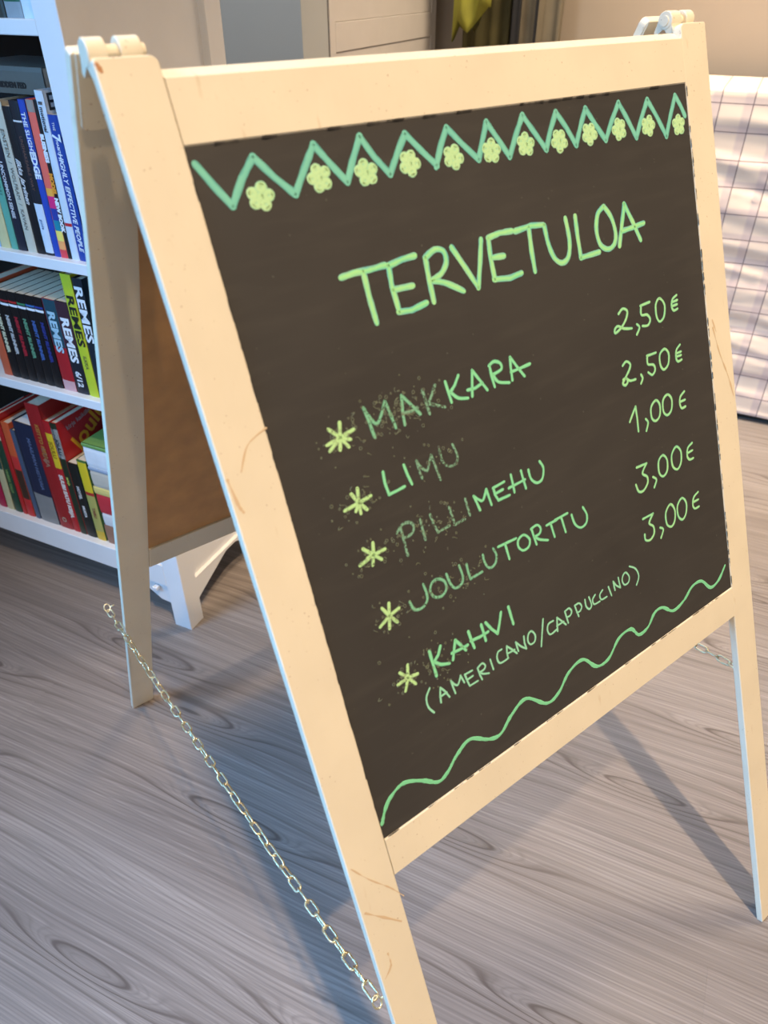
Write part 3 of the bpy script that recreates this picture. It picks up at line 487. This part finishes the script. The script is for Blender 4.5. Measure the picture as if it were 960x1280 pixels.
# ------------------------------------------------------------------ bookcase
bc = empty('bookcase', C0, YAW)
tag(bc, 'tall white open bookcase on short square legs, full of books, behind the sandwich board', 'bookcase')
BW, BD, BH, PS = 0.98, 0.345, 1.92, 0.042
for x0, y0 in ((-PS, 0), (-BW, 0), (-PS, BD-PS), (-BW, BD-PS)):
    box('post', (x0, x0+PS, y0, y0+PS, 0.0, BH), M_white, bc, 0.001)
ZS = [0.163, 0.515, 0.760, 1.073, 1.40]; TH = [0.055, 0.018, 0.0175, 0.018, 0.018]
for z, th in zip(ZS, TH): box('shelf', (-BW+PS, -PS, 0.001 if z > .2 else 0.0, BD-0.012, z-th, z), M_white, bc, 0.001)
box('top_board', (-BW-0.012, 0.012, -0.012, BD, BH, BH+0.022), M_white, bc, 0.002)
box('crown_rail', (-BW+PS, -PS, 0.0, 0.03, BH-0.08, BH), M_white, bc, 0.001)
for x0 in (-0.030, -BW+0.014): box('side_panel', (x0, x0+0.016, PS, BD-PS, 0.108, BH), M_white, bc)
box('back_panel', (-BW+PS, -PS, BD-0.012, BD-0.006, 0.108, BH), M_dark, bc)
for x0 in (-0.040, -BW+0.006):                # arched side aprons between the legs
    prism('side_apron', [(PS, 0.108), (PS, 0.048), (PS+0.012, 0.055), (0.155, 0.100), (BD-0.155, 0.100), (BD-PS-0.012, 0.055), (BD-PS, 0.048), (BD-PS, 0.108)], x0, x0+0.034, 'x', M_white, bc, 0.0008, seg=1)
for a, sgn in ((-PS, -1), (-BW+PS, 1)):
    prism('front_bracket', [(a, 0.108), (a, 0.052), (a+sgn*0.03, 0.055), (a+sgn*0.11, 0.108)], 0.008, 0.030, 'y', M_white, bc, 0.0008, seg=1)
cl = box('clip', (-0.080, -0.068, -0.004, 0.008, 0.088, 0.096), M_white, bc, 0.001)

# books: local frame x = thickness (to the right), y = depth, z = height; spine at y = 0
_bk = {}
def book_mesh(t, h, d):
    bm = bmesh.new(); c = 0.0007 if h < .21 else 0.0014
    box_bm(0, c, 0.0012, d, 0, h, bm=bm); box_bm(t-c, t, 0.0012, d, 0, h, bm=bm)
    b2 = bmesh.new(); pts = [(0, 0.0015), (t*0.18, 0.0003), (t*0.5, 0), (t*0.82, 0.0003), (t, 0.0015), (t, 0.003), (0, 0.003)]
    A = [b2.verts.new((x, y, 0)) for x, y in pts]; Bv = [b2.verts.new((x, y, h)) for x, y in pts]
    b2.faces.new(A); b2.faces.new(Bv[::-1])
    for i in range(7): b2.faces.new((A[i], Bv[i], Bv[(i+1) % 7], A[(i+1) % 7]))
    me = bpy.data.meshes.new('t'); b2.to_mesh(me); b2.free(); bm.from_mesh(me); bpy.data.meshes.remove(me)
    return bm
_mc = {}
def cmat(rgb, rough=0.4):
    k = (tuple(rgb), rough)
    if k not in _mc: _mc[k] = mat('book_colour_%d_%d_%d' % tuple(rgb), S(*rgb), rough, var=0.04, vscale=60)
    return _mc[k]
def book(u, z, t, h, d, col, label, lean=0.0, v=0.014, group=None, page=None, bands=(), title=None, cover_art=None, flat=None, turn=0.0):
    b = empty('book', B(u, v, z), YAW); b.rotation_euler = (0, math.radians(lean), YAW + math.radians(turn))
    if flat is not None:                      # lying on its side: spine still towards the room
        b.matrix_world = Matrix.Translation(B(u, v, z+t)) @ Matrix.Rotation(YAW + math.radians(turn), 4, 'Z') @ Matrix.Rotation(PI/2, 4, 'Y')
    tag(b, label, 'book', group or ('books in the lying pile' if v == .0125 else {.163: 'books on the lowest shelf', .515: 'books on the second shelf', .684: 'books on the second shelf', .760: 'books on the third shelf', .978: 'books on the third shelf', 1.073: 'books on the fourth shelf'}[z]))
    finish(book_mesh(t, h, d), 'cover', cmat(col), b)
    box('page_block', (0.0014, t-0.0014, 0.003, d-0.003, 0.001, h-(0.0004 if h < .21 else 0.003)), page or M_page, b)
    for z0, z1, c in bands:                   # printed colour fields on the spine
        me = prism('spine_band', [(0.0002, 0.0013), (t*0.18, 0.0001), (t*0.5, -0.0002), (t*0.82, 0.0001), (t-0.0002, 0.0013), (t*.82, 0.0010), (t*.5, 0.0008), (t*.18, 0.0010)], h*z0, h*z1, 'z', cmat(c), b)
    for tt in (title or ()):                  # (text, size, centre height, colour, bold, shear)
        s, size, zc, c, bold = tt[:5]; shear = tt[5] if len(tt) > 5 else 0
        st_ = 1.0
        if isinstance(size, tuple): size, st_ = size
        me = text_mesh(s, size, 0.00015, bold, shear); o = link('title', me, cmat(c, .5), b)
        o.matrix_local = Matrix.Translation((t*0.5 + (tt[6] if len(tt) > 6 else 0), -0.0006, h*zc)) @ Matrix.Rotation(PI/2, 4, 'X') @ Matrix.Rotation(-PI/2, 4, 'Z') @ Matrix.Diagonal((st_, 1, 1, 1))
    for s, size, y, zc, c, bold, ang in (cover_art or ()):
        me = text_mesh(s, size, 0.00015, bold); o = link('cover_lettering', me, cmat(c, .5), b)
        o.matrix_local = Matrix.Translation((t+0.0002, y, h*zc)) @ Matrix.Rotation(PI/2, 4, 'Z') @ Matrix.Rotation(PI/2, 4, 'X') @ Matrix.Rotation(math.radians(ang), 4, 'Z')
    return b
WH = (225, 230, 235); BK = (18, 18, 22)
g1 = 'business paperbacks on the third shelf from the floor'
# shelf at z = .760, from the right post leftwards
book(-0.0800, .760, .0190, .202, .14, (24, 62, 150), 'blue paperback with white italic title lettering, next to the bookcase post', 1.0, title=[('THE', .006, .93, WH, 0), ('7', .020, .86, WH, .0006), ('HABITS OF', .0062, .77, WH, .0001), ('HIGHLY EFFECTIVE PEOPLE', .0115, .42, WH, .0002, .2)])
book(-0.0955, .760, .0150, .231, .15, (205, 215, 225), 'tall white paperback with a big black letter on its cover, left of the blue one', 1.4, page=M_pagew, title=[('E motional', .009, .86, (60, 60, 70), .0002)], cover_art=[('E', .030, .013, .935, (40, 42, 48), .0004, 0)], bands=[(.22, .24, (190, 40, 50))])
book(-0.1040, .760, .0082, .219, .14, BK, 'thin black paperback with chunky white block lettering on its spine', 1.8, title=[('BUSINESS', .009, .72, WH, .0006), ('MODEL', .009, .50, (235, 150, 40), .0006), ('NEW BOOK', .009, .30, WH, .0006)])
book(-0.1185, .760, .0143, .219, .14, (235, 105, 90), 'paperback with coral, orange, magenta, teal and yellow bands down its spine', 2.0, bands=[(.93, 1.0, (150, 140, 130)), (.42, .47, (240, 170, 70)), (.34, .42, (215, 40, 120)), (.26, .34, (40, 60, 150)), (.19, .26, (20, 130, 150)), (.12, .19, (240, 220, 110)), (.06, .12, (245, 165, 100)), (0, .06, (225, 70, 80))])
book(-0.1315, .760, .0128, .218, .14, (36, 70, 170), 'blue paperback reading EDGE in bold white letters', 1.4, title=[('THE SLIGHT', .0105, .80, WH, .0002), ('EDGE', .0150, .61, WH, .0007)])
book(-0.1500, .760, .0180, .216, .15, (24, 28, 38), 'black hardback with a white label on the lower spine, left of the blue EDGE book', 1.4, title=[('UNSHAKEABLE WAY', .008, .62, (110, 80, 70), 0), ('guide', .007, .22, (90, 110, 150), 0)], bands=[(0.02, .36, (205, 215, 228)), (.875, .885, (220, 220, 220))])
book(-0.1680, .760, .0174, .208, .14, (15, 16, 22), 'black book with slanted white signature lettering on its spine', 1.7, title=[('Ilkka Jarvinen', .012, .52, (215, 215, 215), .0002, .5)])
book(-0.1880, .760, .0190, .214, .15, (196, 190, 172), 'thick cream hardback with widely spaced dark capitals on its spine', 2.4, title=[('EINSTEIN  /  WOLFRAM  /  KAVAN', .0095, .5, (110, 105, 95), 0)])
book(-0.2090, .760, .0185, .205, .14, (26, 30, 46), 'dark navy paperback with small white capitals, left of the thick cream hardback', 3.0, title=[('UNCOMMON SENSE', .009, .45, (200, 200, 205), .0003)])
book(-0.2245, .760, .0145, .200, .14, (95, 165, 145), 'sea green paperback leaning beside the dark navy one', 3.2, title=[('ELOKUU', .008, .5, (60, 110, 100), .0002)])
book(-0.2470, .760, .0210, .206, .14, (205, 195, 145), 'pale yellow book with brown upper spine and cream capitals', 3.2, bands=[(.58, 1.0, (45, 32, 26)), (.50, .58, (200, 120, 50))], title=[('ULLO', .018, .72, (225, 220, 200), .0006)])
book(-0.2640, .760, .0160, .200, .14, (150, 185, 215), 'light blue paperback at the left frame edge of the third shelf', 3.2)
# a grey box-like volume lying at the back, on top of the row
bx = book(-0.285, .978, .035, .175, .13, (104, 100, 92), 'large grey hardback lying flat across the tops of the books on the third shelf', flat=1, v=.055, cover_art=None)
me = text_mesh('LED HIDDEN FED', .010, .0002, .0006); o = link('title', me, cmat((30, 30, 30)), bx)
o.matrix_local = Matrix.Translation((.024, -0.0006, .10)) @ Matrix.Rotation(PI/2, 4, 'X') @ Matrix.Rotation(PI/2, 4, 'Z')
# shelf at z = .515
book(-0.1120, .515, .0205, .214, .14, (22, 34, 46), 'dark thriller hardback with white letters, wedged between the post and the lime book', 0.8, title=[('REMES', (.023, 1.5), .72, WH, .0006)])
book(-0.1345, .515, .0215, .218, .14, (190, 200, 50), 'lime green hardback with black capitals down its spine', 0.5, title=[('REMES', (.0205, 1.55), .64, (28, 34, 26), .0005), ('ILKKA', .009, .30, (120, 120, 60), .0002)])
book(-0.1640, .515, .0285, .169, .115, (26, 30, 40), 'black pocket thriller with big white letters, directly left of the lime hardback', 0.8, title=[('REMES', (.024, 1.2), .60, (230, 232, 235), .0009), ('6/12', .017, .17, (215, 218, 220), .0006)], bands=[(.55, 1.0, (60, 36, 48))])
book(-0.1940, .515, .0290, .169, .115, (165, 30, 38), 'pocket thriller with teal upper spine and red lower spine, pale letters', 1.5, bands=[(.50, 1.0, (30, 70, 84)), (.0, .12, (205, 160, 160))], title=[('REMES', (.022, 1.2), .66, (165, 200, 215), .0008)])
sets = [(-0.2165, (40, 50, 120), 'black pocket book with dark blue title, nearest the teal and red thriller'), (-0.2370, (60, 90, 150), 'black pocket book with steel blue title, second from the teal and red thriller'),
        (-0.2580, (90, 140, 110), 'black pocket book with green title in the middle of the black set'), (-0.2790, (160, 30, 45), 'black pocket book with crimson title in the black set'),
        (-0.3000, (180, 180, 180), 'black pocket book with white title and an olive stripe'), (-0.3210, (200, 200, 170), 'black pocket book with cream title at the left frame edge, middle shelf')]
for i, (u, c, lab) in enumerate(sets):
    book(u, .515, .0200, .168, .115, (14, 14, 18), lab, 1.6+.2*i, title=[('NIGHT RUNNER', .0100, .52, c, .0007)], bands=[(.845, .87, WH), (.885, .905, [(44, 60, 140), (60, 110, 170), (60, 130, 90), (180, 40, 40), (150, 30, 40), (200, 200, 200)][i])] + ([(.0, .8, (96, 84, 26))] if 0 else []), group=None)
book(-0.3420, .515, .0200, .175, .115, (190, 90, 60), 'orange brown pocket book just inside the left frame edge, middle shelf', 2.6)
for i, (u, t, lab) in enumerate(((-0.190, .040, 'cream paged paperback behind the thrillers, rightmost of the three in back'), (-0.238, .045, 'cream paged paperback behind the thrillers, middle one of the three in back'), (-0.292, .050, 'cream paged paperback behind the thrillers, leftmost of the three in back'))):
    book(u, .515, t, .168, .13, (44, 34, 34), lab, 0, v=.150)
book(-0.300, .684, .018, .13, .10, (24, 20, 24), 'thin black pocket book lying flat on the back row of the middle shelf', flat=1, v=.165, turn=-8)
# shelf at z = .163
book(-0.2215, .163, .0235, .196, .14, (70, 110, 60), 'yellow and green children book standing in front of the pile of lying books', 0.8, bands=[(.62, .98, (215, 190, 40)), (.0, .12, (205, 170, 50)), (.12, .58, (170, 165, 90)), (.58, .62, (170, 40, 40))], title=[('TARU', .010, .36, (120, 60, 50), .0003)])
book(-0.2490, .163, .0255, .182, .14, (20, 24, 22), 'short black paperback with small white title, left of the yellow green book', 0.5, title=[('HOTEL', .010, .62, (200, 200, 200), .0004), ('MUSTA', .009, .36, (210, 210, 210), .0004)])
book(-0.2680, .163, .0178, .268, .17, (176, 26, 28), 'tall red hardback with a golden swirly word across its cover, behind the short black book', 0.8, bands=[(.0, 1.0, (30, 44, 28)), (.70, .95, (190, 190, 185))], title=[('JOULU', .012, .80, (60, 60, 60), .0004), ('satuja', .009, .5, (180, 190, 90), .0002)], cover_art=[('Joulu', .052, .078, .845, (225, 170, 40), .0010, 30), ('kirja kaikille', .014, .055, .94, (150, 150, 160), .0002, 10)])
book(-0.2865, .163, .0178, .267, .17, (170, 28, 34), 'red hardback with a yellow label and white capitals down its spine', 0.8, bands=[(.60, .90, (215, 185, 40))], title=[('SUURI SATU KIRJA', .013, .34, (215, 200, 190), .0010), ('JOULU', .013, .76, (150, 110, 20), .0004)])
book(-0.3240, .163, .0360, .298, .18, (148, 26, 30), 'tall thick dark red hardback with gold letters on its spine', 1.4, title=[('KEITTO KIRJA', .013, .72, (170, 110, 50), .0006), ('LAHJA', .016, .60, (150, 110, 90), .0006), ('O', .016, .08, (175, 150, 130), .0004)])
book(-0.3790, .163, .0520, .247, .19, (26, 36, 62), 'thick navy hardback with a grey photograph band at the foot of its spine', 2.4, page=M_pagew, bands=[(.0, .30, (130, 130, 128))], title=[('MAAILMAN HISTORIA', .013, .62, (90, 105, 140), .0002, 0, .008)])
book(-0.3945, .163, .0130, .222, .17, (70, 86, 110), 'slim slate blue book, left of the thick navy hardback', 2.4)
book(-0.4190, .163, .0210, .236, .19, (205, 90, 50), 'orange book with a red foot leaning to the right, bottom shelf', 3.5, bands=[(.0, .2, (190, 40, 44)), (.2, .52, (60, 40, 30)), (.52, .66, (200, 50, 50))])
book(-0.4330, .163, .0120, .25, .19, (178, 30, 34), 'tall bright red picture book behind the orange one', 3.4)
book(-0.4560, .163, .0200, .186, .15, (28, 66, 48), 'dark green book with gold flecks down its spine', 4.5, title=[('VIHREA TALO', .010, .45, (110, 140, 80), .0006)])
book(-0.4790, .163, .0200, .178, .15, (190, 182, 140), 'beige book with dark green corner, bottom shelf near the left frame edge', 5.0, bands=[(.62, 1.0, (40, 74, 66))])
book(-0.5030, .163, .0210, .170, .15, (165, 24, 66), 'crimson pink book at the left frame edge of the bottom shelf', 5.0)
book(-0.5300, .163, .0220, .200, .15, (40, 50, 90), 'navy book beyond the crimson pink one, bottom shelf', 5.0)
zz = .163; 
for t, h, d_, col, lab, du, pg in ((.048, .150, .19, (150, 110, 90), 'brown paperback at the bottom of the pile of lying books', 0, M_page), (.030, .150, .19, (215, 215, 215), 'white book second from the bottom of the lying pile', .004, M_pagew), (.046, .146, .18, (190, 50, 60), 'pink and red book in the middle of the lying pile', .002, M_page),
                              (.018, .150, .19, (220, 200, 120), 'thin pale yellow book in the lying pile, above the pink one', 0, M_page), (.037, .146, .185, (196, 186, 170), 'thick beige book in the lying pile', .003, M_pagew), (.008, .150, .19, (150, 165, 185), 'thin grey blue book in the lying pile', .001, M_pagew), (.044, .148, .19, (222, 226, 230), 'thick white book second from the top of the lying pile', .002, M_pagew), (.008, .146, .18, (110, 150, 80), 'book with a green picture cover on top of the lying pile', 0, M_pagew)):
    book(-0.1900+du, zz, t, h, d_, col, lab, flat=1, v=.0125, page=pg); zz += t + 0.0004
# shelf at z = 1.073
book(-0.0745, 1.073, .0240, .23, .16, (205, 220, 228), 'thick pale blue white book on the highest visible shelf, beside the post', 0.5)
book(-0.1045, 1.073, .0290, .24, .16, (140, 150, 156), 'grey book with a dark green band on the highest visible shelf', 0.5, bands=[(.075, .13, (20, 90, 60)), (.13, .5, (225, 230, 232))])
book(-0.1300, 1.073, .0240, .22, .16, (44, 44, 34), 'dark olive book at the left frame edge of the highest visible shelf', 0.5)

# ------------------------------------------------------------------ the room behind
M_wall = mat('beige_wall_paint', (0.39, 0.325, 0.255, 1), 0.85, var=0.03, vscale=3)
M_grey = mat('grey_wall_paint', (0.48, 0.50, 0.50, 1), 0.8, var=0.03, vscale=3)
RB = Matrix.Translation((CAM.x, CAM.y, 0)) @ Matrix.Rotation(YAW, 4, 'Z')   # x = lateral, y = depth
wb = box('wall_back', (-1.60, 2.6, 2.68, 2.78, 0.0, 2.9), M_wall, None, M=RB); tag(wb, kind='structure')
wp = box('wall_partition', (-2.2, -1.04, 1.77, 1.895, 0.0, 2.9), M_grey, None, M=RB); tag(wp, kind='structure')
bb = box('baseboard_back', (-1.0, 2.6, 2.668, 2.68, 0.0, 0.07), M_white, None, M=RB); tag(bb, kind='structure')
# white cupboard side with framed boards
M_cab = mat('warm_white_paint', (0.70, 0.66, 0.62, 1), 0.5, var=0.02)
cab = empty('cupboard'); cab.matrix_world = RB @ Matrix.Translation((-1.04, 1.905, 0))
tag(cab, 'tall white panelled cupboard between the grey partition and the hanging coats', 'cupboard')
box('carcass', (-0.45, -0.012, 0.0, 0.70, 0.0, 2.0), M_cab, cab, 0.002)
for y0, y1 in ((0.0, 0.03), (0.665, 0.70)): box('side_stile', (-0.012, 0.0, y0, y1, 0.0, 2.0), M_cab, cab, 0.001)
for z0, z1 in ((0.0, 0.10), (0.955, 1.018), (1.9, 2.0)): box('side_rail', (-0.012, 0.0, 0.03, 0.665, z0, z1), M_cab, cab, 0.001)
for z0 in (0.10, 0.25, 0.40, 0.55, 0.70, 0.83): box('side_board', (-0.012, -0.0030, 0.031, 0.664, z0+0.001, z0+(0.148 if z0 < .8 else .124)), M_cab, cab, 0.001)
for k in range(6): box('side_board', (-0.012, -0.0030, 0.031, 0.664, 1.019+k*0.147, 1.019+(k+1)*0.147-0.002), M_cab, cab, 0.001)
# coat rack with garments
rk = empty('coat_rack'); rk.matrix_world = RB @ Matrix.Translation((-0.80, 2.679, 1.62))
tag(rk, 'wooden wall rack with hooks above the hanging clothes', 'coat rack')
M_rack = mat('dark_stained_wood', (0.10, 0.06, 0.035, 1), 0.5, var=0.1)
box('backboard', (-0.22, 0.24, -0.02, 0.0, 0.0, 0.09), M_rack, rk, 0.002)
M_iron = mat('black_iron', (0.02, 0.02, 0.02, 1), 0.4, 0.8)
for hx in (-0.15, -0.06, 0.03, 0.10, 0.18):
    b = tube_bm([(hx, -0.02, 0.05), (hx, -0.05, 0.045), (hx, -0.075, 0.02), (hx, -0.10, 0.02), (hx, -0.115, 0.04)], 0.004, 8)
    finish(b, 'hook', M_iron, rk, True)
def garment(name, lat, dep, w, z0, z1, th, folds, m, label, cat, hem=None, amp=0.012):
    bm = bmesh.new(); nu, nz = 48, 24; rings = []
    for j in range(nz+1):
        f = j/nz; ring = []
        for i in range(nu):
            a = 2*PI*i/nu; wid = w/2*(0.42+0.58*min(1, (1-f)*3.0+0.15)) if f > .6 else w/2
            x = math.cos(a); y = math.sin(a)
            px = wid*(abs(x)**0.7)*(1 if x > 0 else -1); py = th/2*(abs(y)**0.8)*(1 if y > 0 else -1)
            fold = amp*math.sin(px/w*folds*2*PI + 1.3*math.sin(f*3))*(1-0.6*f)
            zb = z0 + (hem(px/w+0.5) if hem else 0)
            ring.append(bm.verts.new((lat+px, dep+py+fold*(1 if y < 0 else 0.3), zb + (z1-zb)*f)))
        rings.append(ring)
    for j in range(nz):
        for i in range(nu): bm.faces.new((rings[j][i], rings[j][(i+1) % nu], rings[j+1][(i+1) % nu], rings[j+1][i]))
    bm.faces.new(rings[0][::-1]); bm.faces.new(rings[-1])
    bmesh.ops.transform(bm, matrix=RB, verts=bm.verts)
    o = finish(bm, name, m, None, True); tag(o, label, cat); return o
M_lime = mat('yellow_green_fabric', (0.31, 0.30, 0.035, 1), 0.8, var=0.15, vscale=15)
M_olive = mat('dark_olive_fabric', (0.07, 0.06, 0.02, 1), 0.9, var=0.2, vscale=15)
M_gc = mat('grey_olive_fabric', (0.17, 0.145, 0.10, 1), 0.9, var=0.1, vscale=15)
M_blk = mat('black_fabric', (0.012, 0.012, 0.014, 1), 0.8)
garment('jacket', -0.885, 2.50, 0.115, 0.925, 1.60, 0.06, 2.0, M_lime, 'bright yellow green garment with ragged hem hanging on the wall', 'jacket', hem=lambda t: 0.07*abs(math.sin(t*5.2+.3)) + 0.06*t)
garment('coat', -0.865, 2.60, 0.150, 0.55, 1.60, 0.07, 3.0, M_olive, 'dark olive coat hanging behind the yellow green garment', 'coat')
garment('coat', -0.735, 2.60, 0.110, 0.60, 1.60, 0.06, 2.0, M_gc, 'grey brown coat hanging right of the dark olive coat', 'coat')
garment('scarf', -0.760, 2.545, 0.026, 0.70, 1.60, 0.02, 1.0, M_blk, 'narrow black scarf hanging in front of the grey brown coat', 'scarf', amp=0.004)
garment('bag_strap', -0.700, 2.545, 0.009, 0.65, 1.60, 0.008, 1.0, M_blk, 'thin black strap hanging at the right of the coats', 'strap', amp=0.002)
garment('cardigan', -0.668, 2.61, 0.060, 0.60, 1.60, 0.05, 1.0, M_gc, 'slim grey brown cardigan at the right end of the hanging clothes', 'cardigan')

# table against the wall with a checked cloth hanging nearly to the floor
tb = empty('table'); LT = 0.0
tcen = Vector((1.9305, 0.3615, 0)); q = tcen - Vector((CAM.x, CAM.y, 0)); tl, td = q.dot(D), q.dot(NN)
tb.matrix_world = RB @ Matrix.Translation((tl, td, 0))
tag(tb, 'narrow dark based table hidden under the checked cloth, against the beige wall', 'table')
M_tb = mat('dark_table_wood', (0.02, 0.017, 0.015, 1), 0.5)
box('tabletop', (-0.55, 1.15, 0.030, 0.300, 0.855, 0.878), M_tb, tb, 0.002)
box('plinth', (-0.54, 1.14, 0.035, 0.290, 0.0, 0.10), M_tb, tb, 0.002)
for x0 in (-0.54, 0.28, 1.10): box('support_panel', (x0, x0+0.04, 0.036, 0.289, 0.10, 0.855), M_tb, tb)
def cloth_mat():
    g = N('checked_cotton_cloth'); uv = g.n('ShaderNodeTexCoord').outputs['UV']; sx = g.n('ShaderNodeSeparateXYZ'); g.l(uv, sx.inputs[0])
    def lines(c, per, w, off):
        f = g.math('FRACT', g.math('ADD', g.math('DIVIDE', c, per), off)); return g.math('LESS_THAN', f, w/per)
    def band(c, per, off):
        f = g.math('FRACT', g.math('ADD', g.math('DIVIDE', c, per), off))
        return g.ramp(f, [(0.0, (0,)*3), (0.08, (1,)*3), (0.30, (1,)*3), (0.38, (0,)*3)])
    base = (0.82, 0.69, 0.57, 1); U, V = sx.outputs['X'], sx.outputs['Y']; LAV = (0.57, 0.46, 0.47, 1)
    c = g.mix(g.math('MULTIPLY', band(U, .078, .30), .55), base, LAV); c = g.mix(g.math('MULTIPLY', band(V, .066, .35), .5), c, LAV)
    c = g.mix(g.math('MULTIPLY', lines(U, .078, .0026, 0.0), .85), c, (0.12, 0.09, 0.10, 1)); c = g.mix(g.math('MULTIPLY', lines(V, .066, .0026, 0.1), .8), c, (0.14, 0.10, 0.11, 1))
    g.l(c, g.b.inputs['Base Color']); g.b.inputs['Roughness'].default_value = 0.85
    g.b.inputs['Sheen Weight'].default_value = 0.2
    return g.m
bm = bmesh.new(); uvl = bm.loops.layers.uv.verify(); nx, ny = 150, 110; grid = []
from mathutils import noise as MN
for j in range(ny+1):
    s = j/ny*(0.30+0.875); row = []
    for i in range(nx+1):
        x = -0.56 + 1.72*i/nx
        if s < 0.275: y, z, dr_ = 0.300 - s, 0.8835, 0.0
        elif s < 0.30: a = (s-0.275)/0.025*PI/2; y, z, dr_ = 0.025 - 0.010*math.sin(a) - 0.0, 0.8835 - 0.008*(1-math.cos(a)), 0.1
        else: y, z, dr_ = 0.015, 0.8755 - (s-0.30)*0.975, min(1, (s-0.30)/0.12)
        w1 = MN.noise(Vector((x*1.6+3, z*19 + x*2.6, 0.7))); w2 = MN.noise(Vector((x*3, z*40 + x*4, 4.2)))
        y -= dr_*(0.013*w1 + 0.0055*w2 + 0.006 + 0.006*(max(0, 1-abs(w1)*4)**2)); z += 0.0 if dr_ < .2 else 0.006*MN.noise(Vector((x*6, 1, 1)))*dr_
        row.append((bm.verts.new((x, y, z)), (x, s)))
    grid.append(row)
for j in range(ny):
    for i in range(nx):
        c4 = (grid[j][i], grid[j][i+1], grid[j+1][i+1], grid[j+1][i]); f = bm.faces.new([c[0] for c in c4])
        for lp, c in zip(f.loops, c4): lp[uvl].uv = c[1]
bmesh.ops.transform(bm, matrix=tb.matrix_world, verts=bm.verts)
me = bpy.data.meshes.new('tablecloth'); bm.normal_update(); bm.to_mesh(me); bm.free()
for p in me.polygons: p.use_smooth = True
tcl = link('tablecloth', me, cloth_mat()); tag(tcl, 'wrinkled cream and lavender checked cloth draped over the table at the right edge', 'tablecloth')
md = tcl.modifiers.new('thickness', 'SOLIDIFY'); md.thickness = 0.0012; md.offset = 0
